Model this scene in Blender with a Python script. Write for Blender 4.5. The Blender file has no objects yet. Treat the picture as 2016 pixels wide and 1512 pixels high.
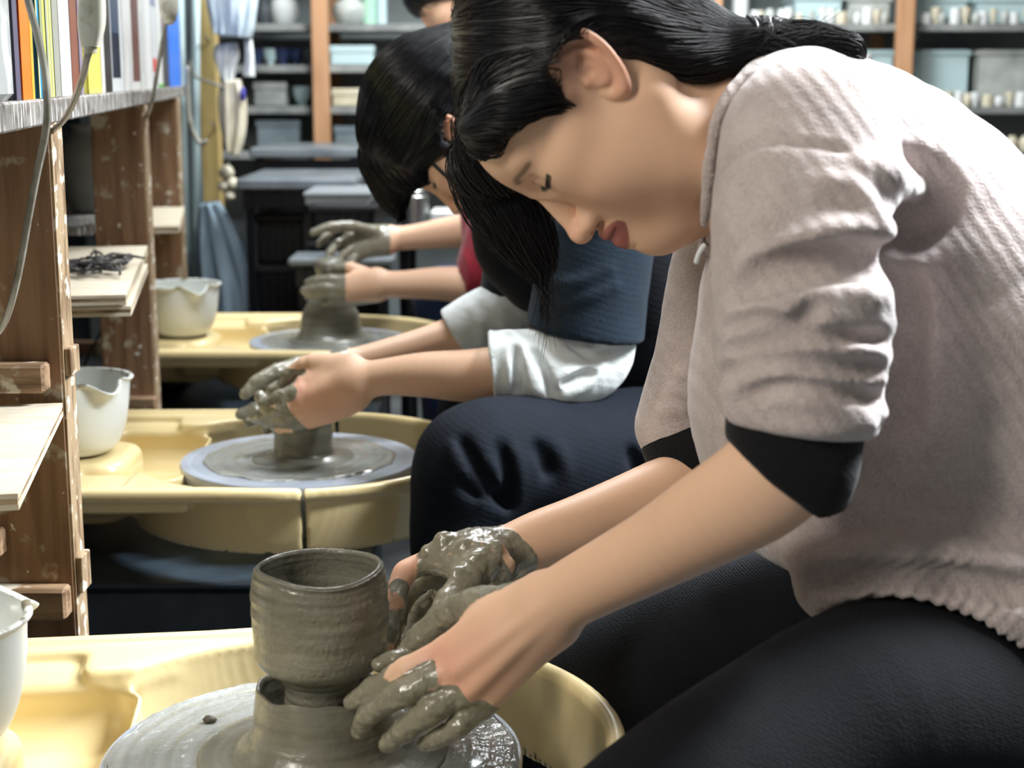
import bpy, math, random
import numpy as np
from mathutils import Vector, Matrix

scene = bpy.context.scene
COL = scene.collection
# ------------------------------------------------------------------ camera
CAM_Z = 1.054
PITCH = math.radians(11.0)
FPX = 3100.0
cam_data = bpy.data.cameras.new('camera')
cam = bpy.data.objects.new('camera', cam_data)
COL.objects.link(cam)
cam.location = (0, 0, CAM_Z)
cam.rotation_euler = (math.pi/2 - PITCH, 0, 0)
cam_data.sensor_width = 36
cam_data.lens = FPX/2016*36
cam_data.clip_start = 0.05
cam_data.clip_end = 50
cam_data.dof.use_dof = True
cam_data.dof.focus_distance = 1.50
cam_data.dof.aperture_fstop = 6.9
scene.camera = cam
# ------------------------------------------------------------------ world / lights / exposure
world = bpy.data.worlds.new('world'); scene.world = world
world.use_nodes = True
world.node_tree.nodes['Background'].inputs[0].default_value = (0.80, 0.90, 1.0, 1)
world.node_tree.nodes['Background'].inputs[1].default_value = 0.11
scene.view_settings.view_transform = 'Standard'
scene.view_settings.look = 'None'
scene.view_settings.gamma = 1
scene.view_settings.exposure = 0.0
scene.view_settings.use_curve_mapping = False

# ------------------------------------------------------------------ small helpers
CP, SP = math.cos(PITCH), math.sin(PITCH)
def P(px, py, Y):
    """world point seen at photo pixel (px,py) when it stands at world distance Y"""
    a = (px-1008)/FPX; b = -(py-756)/FPX
    d = np.array([a, CP + b*SP, -SP + b*CP])
    t = Y/d[1]
    return np.array([0, 0, CAM_Z]) + t*d
def PZ(px, py, Z):
    a = (px-1008)/FPX; b = -(py-756)/FPX
    d = np.array([a, CP + b*SP, -SP + b*CP])
    t = (Z-CAM_Z)/d[2]
    return np.array([0, 0, CAM_Z]) + t*d
def proj(p):
    x, y, z = p[..., 0], p[..., 1], p[..., 2]-CAM_Z
    zc = y*CP - z*SP; yc = z*CP + y*SP
    return 1008+FPX*x/zc, 756-FPX*yc/zc

def lin(c):
    return tuple(((v/255)/12.92 if v/255 <= .04045 else ((v/255+.055)/1.055)**2.4) for v in c)

class NT:
    def __init__(s, name):
        s.m = bpy.data.materials.new(name); s.m.use_nodes = True
        s.t = s.m.node_tree; s.b = s.t.nodes['Principled BSDF']
    def n(s, typ, **kw):
        n = s.t.nodes.new(typ)
        for k, v in kw.items():
            if k.startswith('i_'):
                key = k[2:]
                key = int(key) if key.isdigit() else key.replace('_', ' ')
                n.inputs[key].default_value = v
            else: setattr(n, k, v)
        return n
    def l(s, a, b): s.t.links.new(a, b)

def mat(name, rgb, rough=.6, metal=0, noise=None, bump=None, coat=0, sheen=0, spec=.5, trans=0, sss=0, stripes=None, ior=1.45):
    """noise=(rgb2, scale, lo, hi[, stretch])  bump=(scale, strength_m[, stretch])"""
    k = NT(name); b = k.b
    b.inputs['Base Color'].default_value = (*lin(rgb), 1)
    b.inputs['Roughness'].default_value = rough
    b.inputs['Metallic'].default_value = metal
    b.inputs['Coat Weight'].default_value = coat
    b.inputs['Coat Roughness'].default_value = .15
    b.inputs['Sheen Weight'].default_value = sheen
    b.inputs['Specular IOR Level'].default_value = spec
    b.inputs['Transmission Weight'].default_value = trans
    b.inputs['IOR'].default_value = ior
    if sss:
        b.inputs['Subsurface Weight'].default_value = sss
        b.inputs['Subsurface Radius'].default_value = (.9, .35, .2)
        b.inputs['Subsurface Scale'].default_value = .006
    tc = k.n('ShaderNodeTexCoord')
    def coords(st):
        mp = k.n('ShaderNodeMapping'); mp.inputs['Scale'].default_value = st or (1, 1, 1)
        k.l(tc.outputs['Object'], mp.inputs[0]); return mp.outputs[0]
    col = None
    if noise:
        for nz in (noise if isinstance(noise, list) else [noise]):
            c2, sc, lo, hi = nz[:4]; st = nz[4] if len(nz) > 4 else None
            nt = k.n('ShaderNodeTexNoise'); nt.inputs['Scale'].default_value = sc; nt.inputs['Detail'].default_value = 6
            k.l(coords(st), nt.inputs['Vector'])
            mr = k.n('ShaderNodeMapRange'); mr.inputs[1].default_value = lo; mr.inputs[2].default_value = hi
            k.l(nt.outputs['Fac'], mr.inputs[0])
            mx = k.n('ShaderNodeMix', data_type='RGBA')
            k.l(mr.outputs[0], mx.inputs[0])
            if col is None: mx.inputs[6].default_value = (*lin(rgb), 1)
            else: k.l(col, mx.inputs[6])
            mx.inputs[7].default_value = (*lin(c2), 1)
            col = mx.outputs[2]
        k.l(col, b.inputs['Base Color'])
    if bump:
        sc, st = bump[:2]; sr = bump[2] if len(bump) > 2 else None
        nt = k.n('ShaderNodeTexNoise'); nt.inputs['Scale'].default_value = sc; nt.inputs['Detail'].default_value = 5
        k.l(coords(sr), nt.inputs['Vector'])
        bp = k.n('ShaderNodeBump'); bp.inputs['Distance'].default_value = st; bp.inputs['Strength'].default_value = 1
        k.l(nt.outputs['Fac'], bp.inputs['Height']); k.l(bp.outputs[0], b.inputs['Normal'])
    return k.m

def link(name, me, m=None, parent=None, smooth=True):
    if m is not None:
        for mm in (m if isinstance(m, (list, tuple)) else [m]): me.materials.append(mm)
    if smooth:
        me.polygons.foreach_set('use_smooth', [True]*len(me.polygons))
    o = bpy.data.objects.new(name, me); COL.objects.link(o)
    if parent is not None:
        o.parent = parent
        o.matrix_parent_inverse = Matrix.LocRotScale(parent.location, parent.rotation_euler, parent.scale).inverted()
    return o
def thing(name, label, cat, loc=(0, 0, 0), group=None):
    o = bpy.data.objects.new(name, None); COL.objects.link(o)
    o.location = loc; o.empty_display_size = .05
    o['label'] = label; o['category'] = cat
    if group: o['group'] = group
    return o
def tag(o, label=None, cat=None, group=None, kind=None):
    if label: o['label'] = label
    if cat: o['category'] = cat
    if group: o['group'] = group
    if kind: o['kind'] = kind
    return o

# ------------------------------------------------------------------ polygon mesh collector
class MB:
    def __init__(s): s.v = []; s.f = []; s.mi = []
    def add(s, vs, fs, mi=0):
        o = len(s.v); s.v += [tuple(map(float, p)) for p in vs]
        s.f += [tuple(int(i)+o for i in f) for f in fs]; s.mi += [mi]*len(fs)
        return s
    def box(s, lo, hi, rz=0, c=None, mi=0, bev=0.0, mtx=None):
        lo = np.array(lo, float); hi = np.array(hi, float)
        pts = np.array([[lo[0] if i & 1 == 0 else hi[0], lo[1] if i & 2 == 0 else hi[1], lo[2] if i & 4 == 0 else hi[2]] for i in range(8)])
        if bev > 0:
            cen = (lo+hi)/2; half = (hi-lo)/2; b = min(bev, half.min()*.6)
            vs = []; 
            # 24 vertices: chamfered box
            idx = {}
            for i in range(8):
                sg = np.array([1 if i & 1 else -1, 1 if i & 2 else -1, 1 if i & 4 else -1])
                for a in range(3):
                    q = half - b; q = q.copy(); q[a] = half[a]
                    idx[(i, a)] = len(vs); vs.append(cen + sg*q)
            fs = []
            for a in range(3):
                b1, b2 = [(1, 2), (2, 0), (0, 1)][a]
                for s_ in (0, 1):
                    q = []
                    for (p1, p2) in ((0, 0), (1, 0), (1, 1), (0, 1)):
                        i = (s_ << a) | (p1 << b1) | (p2 << b2); q.append(idx[(i, a)])
                    fs.append(q if s_ else q[::-1])
            for a in range(3):  # edges along axis a
                b1, b2 = [(1, 2), (2, 0), (0, 1)][a]
                for p1 in (0, 1):
                    for p2 in (0, 1):
                        i0 = (p1 << b1) | (p2 << b2); i1 = i0 | (1 << a)
                        q = [idx[(i0, b1)], idx[(i1, b1)], idx[(i1, b2)], idx[(i0, b2)]]
                        fs.append(q if (p1 ^ p2) else q[::-1])
            for i in range(8):
                q = [idx[(i, 0)], idx[(i, 1)], idx[(i, 2)]]
                fs.append(q if bin(i).count('1') % 2 else q[::-1])
            pts = np.array(vs)
        else:
            fs = [(0, 2, 3, 1), (4, 5, 7, 6), (0, 1, 5, 4), (2, 6, 7, 3), (0, 4, 6, 2), (1, 3, 7, 5)]
        if rz:
            cc = np.array(c if c is not None else (lo+hi)/2); q = pts-cc
            ca, sa = math.cos(rz), math.sin(rz)
            pts = np.stack([q[:, 0]*ca-q[:, 1]*sa, q[:, 0]*sa+q[:, 1]*ca, q[:, 2]], 1)+cc
        if mtx is not None:
            pts = np.array([mtx @ Vector(p) for p in pts])
        return s.add(pts, fs, mi)
    def lathe(s, prof, c=(0, 0, 0), n=48, wob=None, mi=0, cap=True):
        c = np.array(c, float); vs = []; m = len(prof)
        for i, (r, z) in enumerate(prof):
            for j in range(n):
                a = 2*math.pi*j/n
                dr, dz = wob(a, i, r, z) if wob else (0, 0)
                vs.append((c[0]+(r+dr)*math.cos(a), c[1]+(r+dr)*math.sin(a), c[2]+z+dz))
        fs = [(i*n+j, i*n+(j+1) % n, (i+1)*n+(j+1) % n, (i+1)*n+j) for i in range(m-1) for j in range(n)]
        if cap:
            fs.append(tuple(range(n))[::-1]); fs.append(tuple((m-1)*n+j for j in range(n)))
        return s.add(vs, fs, mi)
    def tube(s, pts, r, n=8, mi=0, flat=None):
        pts = np.array(pts, float); m = len(pts)
        r = np.full(m, r) if np.isscalar(r) else np.array(r)
        t = np.gradient(pts, axis=0); t /= np.linalg.norm(t, axis=1)[:, None]+1e-12
        up = np.array([0, 0, 1.]) if abs(t[0][2]) < .9 else np.array([1., 0, 0])
        nrm = np.cross(t[0], up); nrm /= np.linalg.norm(nrm)
        vs = []
        for i in range(m):
            nrm = nrm - t[i]*np.dot(nrm, t[i]); nrm /= np.linalg.norm(nrm); bi = np.cross(t[i], nrm)
            for j in range(n):
                a = 2*math.pi*j/n
                vs.append(pts[i] + r[i]*(math.cos(a)*nrm + math.sin(a)*bi))
        fs = [(i*n+j, (i+1)*n+j, (i+1)*n+(j+1) % n, i*n+(j+1) % n) for i in range(m-1) for j in range(n)]
        fs.append(tuple(range(n))); fs.append(tuple((m-1)*n+j for j in range(n))[::-1])
        return s.add(vs, fs, mi)
    def prism(s, poly, z0, z1, mi=0):
        n = len(poly)
        vs = [(x, y, z0) for x, y in poly]+[(x, y, z1) for x, y in poly]
        fs = [(i, (i+1) % n, n+(i+1) % n, n+i) for i in range(n)]+[tuple(range(n))[::-1], tuple(range(n, 2*n))]
        return s.add(vs, fs, mi)
    def mesh(s, name='m'):
        me = bpy.data.meshes.new(name); me.from_pydata(s.v, [], s.f)
        if any(s.mi): me.polygons.foreach_set('material_index', s.mi)
        me.update(); return me
    def build(s, name, m, parent=None, smooth=False, auto=None):
        o = link(name, s.mesh(name), m, parent, smooth or auto is not None)
        if auto is not None:
            try: o.data.set_sharp_from_angle(angle=math.radians(auto))
            except Exception: pass
        return o

def spline(pts, n):
    """catmull-rom through rows of any dimension"""
    p = np.array(pts, float)
    if len(p) < 3:
        t = np.linspace(0, 1, n)[:, None]; return p[0]*(1-t)+p[-1]*t
    q = np.vstack([2*p[0]-p[1], p, 2*p[-1]-p[-2]])
    u = np.linspace(0, len(p)-1-1e-9, n); i = u.astype(int); f = (u-i)[:, None]
    a, b, c, d = q[i], q[i+1], q[i+2], q[i+3]
    return .5*((2*b)+(-a+c)*f+(2*a-5*b+4*c-d)*f**2+(-a+3*b-3*c+d)*f**3)

# ------------------------------------------------------------------ value noise (numpy)
_rs = np.random.RandomState(7)
_perm = _rs.rand(64, 64, 64).astype(np.float32)
def vnoise(p, sc):
    q = np.asarray(p)*sc; i = np.floor(q).astype(int); f = (q-i).astype(np.float32); f = f*f*(3-2*f); i &= 63
    j = (i+1) & 63
    r = 0
    for dx in (0, 1):
        wx = f[..., 0] if dx else 1-f[..., 0]; ix = j[..., 0] if dx else i[..., 0]
        for dy in (0, 1):
            wy = f[..., 1] if dy else 1-f[..., 1]; iy = j[..., 1] if dy else i[..., 1]
            for dz in (0, 1):
                wz = f[..., 2] if dz else 1-f[..., 2]; iz = j[..., 2] if dz else i[..., 2]
                r = r + wx*wy*wz*_perm[ix, iy, iz]
    return r*2-1
def fnoise(p, sc, oct=3):
    r = 0; a = 1; t = 0
    for o in range(oct): r = r+a*vnoise(np.asarray(p)+o*7.3, sc*2**o); t += a; a *= .5
    return r/t

# ------------------------------------------------------------------ implicit modelling
BIG = np.float32(1e3)
class Field:
    def __init__(s, lo, hi, h):
        s.lo = np.array(lo, float); s.h = h
        s.n = np.ceil((np.array(hi)-s.lo)/h).astype(int)+1
        s.V = np.full(s.n, .05, np.float32)
        s.M = None
    def sub(s, lo, hi):
        a = np.clip(np.floor((np.array(lo)-s.lo)/s.h).astype(int), 0, s.n)
        b = np.clip(np.ceil((np.array(hi)-s.lo)/s.h).astype(int)+1, 0, s.n)
        if (b <= a).any(): return None
        ax = [(s.lo[i]+s.h*np.arange(a[i], b[i])).astype(np.float32) for i in range(3)]
        return (slice(a[0], b[0]), slice(a[1], b[1]), slice(a[2], b[2])), ax[0][:, None, None], ax[1][None, :, None], ax[2][None, None, :]
    def op(s, fn, lo, hi, k=0.0, mode='u', pad=None):
        pad = (k + 4*s.h + .006) if pad is None else pad
        r = s.sub(np.array(lo)-pad, np.array(hi)+pad)
        if r is None: return
        sl, x, y, z = r
        d = fn(x, y, z).astype(np.float32)
        v = s.V[sl]
        if mode == 'u':
            if k > 0:
                h = np.maximum(k-np.abs(v-d), 0)/k; nv = np.minimum(v, d)-h*h*k*.25
            else: nv = np.minimum(v, d)
        elif mode == 's':
            d = -d
            if k > 0:
                h = np.maximum(k-np.abs(v-d), 0)/k; nv = np.maximum(v, d)+h*h*k*.25
            else: nv = np.maximum(v, d)
        s.V[sl] = nv
    def cone(s, a, b, ra, rb, k=.0, mode='u', sy=None):
        """round cone; sy=(axis vector, factor) widens the section along that axis"""
        a = np.array(a, float); b = np.array(b, float)
        if sy is not None:
            ax = np.array(sy[0], float); ax /= np.linalg.norm(ax); fac = sy[1]; m = (a+b)/2
        f = max(1, sy[1]) if sy is not None else 1
        lo = np.minimum(a-ra*f, b-rb*f); hi = np.maximum(a+ra*f, b+rb*f)
        ab = b-a; L2 = max(float(ab@ab), 1e-12)
        def fn(x, y, z):
            X, Y, Z = x-a[0], y-a[1], z-a[2]
            if sy is not None:
                # contract coordinates along ax
                dd = X*ax[0]+Y*ax[1]+Z*ax[2]
                base = ab@ax
                t0 = np.clip((X*ab[0]+Y*ab[1]+Z*ab[2])/L2, 0, 1)
                off = (dd-t0*base)*(1-1/fac)
                X, Y, Z = X-off*ax[0], Y-off*ax[1], Z-off*ax[2]
            t = np.clip((X*ab[0]+Y*ab[1]+Z*ab[2])/L2, 0, 1)
            return np.sqrt((X-t*ab[0])**2+(Y-t*ab[1])**2+(Z-t*ab[2])**2)-(ra+(rb-ra)*t)
        s.op(fn, lo, hi, k, mode)
    def chain(s, pts, k=.0, mode='u', n=None, sy=None, joint=None):
        """pts rows: x,y,z,r   smooth tube through them"""
        p = spline(pts, n) if n else np.array(pts, float)
        if n and mode == 'u' :
            # exact min inside one chain, then blended
            lo = (p[:, :3]-p[:, 3:]*1.0*(max(1, sy[1]) if sy else 1)).min(0); hi = (p[:, :3]+p[:, 3:]*(max(1, sy[1]) if sy else 1)).max(0)
            pad = k+4*s.h+.006
            r = s.sub(lo-pad, hi+pad)
            if r is None: return
            sl, x, y, z = r
            t = Field.__new__(Field); t.lo = s.lo; t.h = s.h; t.n = s.n; t.V = None
            tmp = np.full(s.V[sl].shape, .05, np.float32)
            off = np.array([q.start for q in sl])
            t.lo = s.lo+off*s.h; t.n = np.array(tmp.shape); t.V = tmp
            kk = .0 if joint is None else joint
            for i in range(len(p)-1): 
                padx = k
                t.cone2(p[i, :3], p[i+1, :3], p[i, 3], p[i+1, 3], kk, sy, k+.01)
            v = s.V[sl]; d = t.V
            if k > 0:
                h = np.maximum(k-np.abs(v-d), 0)/k; s.V[sl] = np.minimum(v, d)-h*h*k*.25
            else: s.V[sl] = np.minimum(v, d)
        else:
            for i in range(len(p)-1): s.cone(p[i, :3], p[i+1, :3], p[i, 3], p[i+1, 3], k, mode, sy)
    def cone2(s, a, b, ra, rb, k, sy, pad):
        # helper used by chain
        op = s.op
        def op2(fn, lo, hi, kk=0., mode='u'): op(fn, lo, hi, kk, mode, pad=pad+4*s.h)
        s.op = op2
        try: s.cone(a, b, ra, rb, k, 'u', sy)
        finally: s.op = op
    def ell(s, c, r, R=None, k=.0, mode='u'):
        c = np.array(c, float); r = np.array(r, float); R = np.eye(3) if R is None else np.array(R)
        ext = np.sqrt(((R*r)**2).sum(1))
        def fn(x, y, z):
            X, Y, Z = x-c[0], y-c[1], z-c[2]
            u = [X*R[0, i]+Y*R[1, i]+Z*R[2, i] for i in range(3)]
            k0 = np.sqrt((u[0]/r[0])**2+(u[1]/r[1])**2+(u[2]/r[2])**2)
            k1 = np.sqrt((u[0]/r[0]**2)**2+(u[1]/r[1]**2)**2+(u[2]/r[2]**2)**2)
            return k0*(k0-1)/np.maximum(k1, 1e-6)
        s.op(fn, c-ext, c+ext, k, mode)
    def box(s, c, hs, rd=0, R=None, k=.0, mode='u'):
        c = np.array(c, float); hs = np.array(hs, float); R = np.eye(3) if R is None else np.array(R)
        ext = np.abs(R) @ hs
        def fn(x, y, z):
            X, Y, Z = x-c[0], y-c[1], z-c[2]
            q = [np.abs(X*R[0, i]+Y*R[1, i]+Z*R[2, i])-(hs[i]-rd) for i in range(3)]
            return np.sqrt(sum(np.maximum(v, 0)**2 for v in q))+np.minimum(np.maximum(np.maximum(q[0], q[1]), q[2]), 0)-rd
        s.op(fn, c-ext, c+ext, k, mode)
    def sample(s, p):
        q = (np.asarray(p)-s.lo)/s.h; i = np.clip(np.floor(q).astype(int), 0, s.n-2); f = np.clip(q-i, 0, 1)
        r = 0
        for dx in (0, 1):
            wx = f[..., 0] if dx else 1-f[..., 0]
            for dy in (0, 1):
                wy = f[..., 1] if dy else 1-f[..., 1]
                for dz in (0, 1):
                    wz = f[..., 2] if dz else 1-f[..., 2]
                    r = r+wx*wy*wz*s.V[i[..., 0]+dx, i[..., 1]+dy, i[..., 2]+dz]
        return r
    def grad(s, p, e=None):
        e = e or s.h; p = np.asarray(p, float); g = np.zeros_like(p)
        for a in range(3):
            d = np.zeros(3); d[a] = e
            g[..., a] = s.sample(p+d)-s.sample(p-d)
        return g/(np.linalg.norm(g, axis=-1, keepdims=True)+1e-9)
    def hit(s, px, py, y0=None, y1=None):
        """world point where the view ray through a photo pixel meets the surface"""
        ys = np.arange(y0 if y0 else s.lo[1], y1 if y1 else s.lo[1]+s.n[1]*s.h, s.h*.5)
        pp = np.array([P(px, py, y) for y in ys])
        ins = ((pp > s.lo) & (pp < s.lo+(s.n-1)*s.h)).all(1)
        v = np.where(ins, s.sample(pp), 1)
        w = np.where(v < 0)[0]
        if len(w) == 0:
            return pp[np.argmin(v)]
        return pp[w[0]]
    def mesh_arrays(s):
        V = s.V; S = V < 0
        # cells with a sign change
        cnt = np.zeros(np.array(S.shape)-1, np.uint8)
        for dx in (0, 1):
            for dy in (0, 1):
                for dz in (0, 1):
                    cnt += S[dx:S.shape[0]-1+dx, dy:S.shape[1]-1+dy, dz:S.shape[2]-1+dz]
        act = (cnt > 0) & (cnt < 8)
        I = np.argwhere(act); N = len(I)
        idx = np.full(act.shape, -1, np.int32); idx[act] = np.arange(N)
        acc = np.zeros((N, 3)); c = np.zeros(N)
        offs = [(0, 0, 0), (1, 0, 0), (0, 1, 0), (1, 1, 0), (0, 0, 1), (1, 0, 1), (0, 1, 1), (1, 1, 1)]
        cv = [V[I[:, 0]+o[0], I[:, 1]+o[1], I[:, 2]+o[2]].astype(float) for o in offs]
        for a in range(8):
            for b in range(a+1, 8):
                if bin(a ^ b).count('1') != 1: continue
                m = (cv[a] < 0) != (cv[b] < 0)
                t = np.where(m, cv[a]/np.where(m, cv[a]-cv[b], 1), 0)
                pa = np.array(offs[a]); pb = np.array(offs[b])
                acc += m[:, None]*(pa+t[:, None]*(pb-pa)); c += m
        verts = s.lo+s.h*(I+acc/np.maximum(c, 1)[:, None])
        quads = []
        for ax in range(3):
            o1, o2 = [(1, 2), (2, 0), (0, 1)][ax]
            sl0 = [slice(1, -1)]*3; sl1 = [slice(1, -1)]*3
            sl0[ax] = slice(0, -1); sl1[ax] = slice(1, None)
            A = S[tuple(sl0)]; B = S[tuple(sl1)]
            for flip, M in ((0, A & ~B), (1, ~A & B)):
                J = np.argwhere(M)
                if len(J) == 0: continue
                base = J.copy()
                for q in range(3):
                    if q != ax: base[:, q] += 1
                e1 = np.zeros(3, int); e1[o1] = 1; e2 = np.zeros(3, int); e2[o2] = 1
                g = [base-e1-e2, base-e2, base, base-e1]
                q = np.stack([idx[t[:, 0], t[:, 1], t[:, 2]] for t in g], 1)
                quads.append(q[:, ::-1] if flip else q)
        quads = np.concatenate(quads)
        quads = quads[(quads >= 0).all(1)]
        return verts, quads

def smooth_verts(v, q, it=1, lam=.5):
    """laplacian smoothing"""
    e = np.concatenate([q[:, [0, 1]], q[:, [1, 2]], q[:, [2, 3]], q[:, [3, 0]]])
    n = len(v)
    deg = np.bincount(e[:, 0], minlength=n)+np.bincount(e[:, 1], minlength=n)
    for _ in range(it):
        a = np.zeros_like(v)
        for c in range(3):
            a[:, c] = np.bincount(e[:, 0], v[e[:, 1], c], n)+np.bincount(e[:, 1], v[e[:, 0], c], n)
        v = v+lam*(a/np.maximum(deg, 1)[:, None]-v)
    return v
def vnormals(v, q):
    n = np.cross(v[q[:, 2]]-v[q[:, 0]], v[q[:, 3]]-v[q[:, 1]])
    r = np.zeros_like(v)
    for c in range(4):
        for a in range(3): r[:, a] += np.bincount(q[:, c], n[:, a], len(v))
    return r/(np.linalg.norm(r, axis=1, keepdims=True)+1e-12)
def quad_mesh(name, v, q, attrs=None):
    me = bpy.data.meshes.new(name)
    me.vertices.add(len(v)); me.vertices.foreach_set('co', np.ascontiguousarray(v, np.float32).ravel())
    k = q.shape[1]
    me.loops.add(k*len(q)); me.loops.foreach_set('vertex_index', np.ascontiguousarray(q, np.int32).ravel())
    me.polygons.add(len(q)); me.polygons.foreach_set('loop_start', np.arange(0, k*len(q), k, dtype=np.int32))
    me.polygons.foreach_set('loop_total', np.full(len(q), k, np.int32))
    me.update(calc_edges=True); me.validate()
    for nm, arr in (attrs or {}).items():
        arr = np.asarray(arr, np.float32)
        if arr.ndim == 1:
            a = me.attributes.new(nm, 'FLOAT', 'POINT'); a.data.foreach_set('value', arr)
        else:
            a = me.attributes.new(nm, 'FLOAT_COLOR', 'POINT')
            full = np.ones((len(v), 4), np.float32); full[:, :3] = arr; a.data.foreach_set('color', full.ravel())
    return me
def seg_dist(v, a, b):
    a = np.array(a, float); b = np.array(b, float); ab = b-a
    t = np.clip(((v-a)@ab)/max(ab@ab, 1e-12), 0, 1)
    return np.linalg.norm(v-(a+t[:, None]*ab), axis=1), t
def path_dist(v, pts):
    d = np.full(len(v), 9.)
    for i in range(len(pts)-1): d = np.minimum(d, seg_dist(v, pts[i], pts[i+1])[0])
    return d
def sstep(x, a, b):
    t = np.clip((x-a)/(b-a), 0, 1); return t*t*(3-2*t)
# ------------------------------------------------------------------ lights of the room
def area(name, loc, target, size, power, col, sy=None, spread=180):
    d = bpy.data.lights.new(name, 'AREA'); d.energy = power; d.color = col
    d.shape = 'RECTANGLE'; d.size = size; d.size_y = sy or size; d.spread = math.radians(spread)
    o = bpy.data.objects.new(name, d); COL.objects.link(o); o.location = loc
    o.rotation_euler = (Vector(target)-Vector(loc)).to_track_quat('-Z', 'Y').to_euler()
    return o
area('ceiling_lamp_back', (1.45, 1.9, 2.25), (0.85, 1.35, .9), .3, 125, (.92, .96, 1.0), 1.3, 105)
area('ceiling_lamp_left', (-1.45, -.25, 2.15), (0.1, 1.4, .7), .3, 57, (1.0, .93, .83), 1.2)
area('ceiling_lamp_far', (0.2, 4.1, 2.35), (0.4, 4.9, .3), .4, 95, (.92, .97, 1.0), 1.2)
area('ceiling_lamp_aisle', (-.1, 2.6, 2.3), (-.3, 2.5, 0), .3, 38, (.95, .97, 1.0), 1.2)

# ------------------------------------------------------------------ materials
M = {}
M['floor'] = mat('concrete_floor', (70, 74, 76), .8, noise=((95, 98, 98), 6, .4, .7), bump=(30, .002))
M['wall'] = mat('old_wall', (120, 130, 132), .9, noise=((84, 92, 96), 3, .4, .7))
M['walldark'] = mat('dark_wall', (58, 62, 66), .9, noise=((40, 44, 50), 3, .4, .7))
M['ceil'] = mat('ceiling_paint', (190, 190, 186), .9, noise=((170, 172, 170), 3, .4, .7))
M['wood'] = mat('weathered_wood', (146, 114, 86), .7, noise=[((122, 92, 66), 9, .4, .65, (8, 8, .6)), ((186, 174, 154), 22, .58, .64), ((214, 208, 194), 60, .665, .70)], bump=(60, .0012, (3, 3, .4)))
M['woodx'] = mat('weathered_batten', (158, 130, 100), .7, noise=[((100, 74, 52), 9, .4, .65, (.6, 8, 8)), ((200, 190, 170), 25, .60, .66)], bump=(60, .0012, (.4, 3, 3)))
M['wooded'] = mat('worn_wood_edge', (160, 138, 108), .75, noise=[((110, 86, 60), 30, .45, .65, (3, 3, .5)), ((214, 206, 190), 50, .58, .66)], bump=(90, .001))
M['shelftop'] = mat('clay_stained_board', (132, 128, 122), .7, noise=[((96, 88, 80), 16, .42, .6, (1, 1, 3)), ((216, 216, 212), 28, .56, .62, (6, 6, .8))], bump=(60, .0015))
M['ply'] = mat('plywood_face', (206, 196, 176), .7, noise=((190, 176, 150), 10, .4, .7, (1, 7, 1)))
M['plyedge'] = mat('plywood_edge', (170, 150, 118), .7, noise=((120, 98, 72), 200, .45, .55, (.1, .1, 1)))
M['pan'] = mat('cream_plastic', (228, 208, 156), .28, noise=((204, 182, 128), 5, .5, .9), coat=.3, bump=(5, .0006))
M['pan'].node_tree.nodes['Principled BSDF'].inputs['Subsurface Weight'].default_value = 0
M['bodymetal'] = mat('dark_painted_metal', (44, 56, 66), .42, noise=((58, 72, 82), 20, .4, .7), bump=(200, .0002))
M['bodymetal2'] = mat('teal_painted_metal', (46, 58, 68), .4, noise=((58, 72, 82), 20, .4, .7))
M['black'] = mat('black_plastic', (22, 22, 25), .45)
M['steel'] = mat('brushed_steel', (170, 172, 170), .35, metal=1)
M['bowl'] = mat('white_plastic_bowl', (214, 216, 214), .35, noise=((196, 190, 166), 6, .5, .8), coat=.2)
M['bowlin'] = M['bowl']
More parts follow.
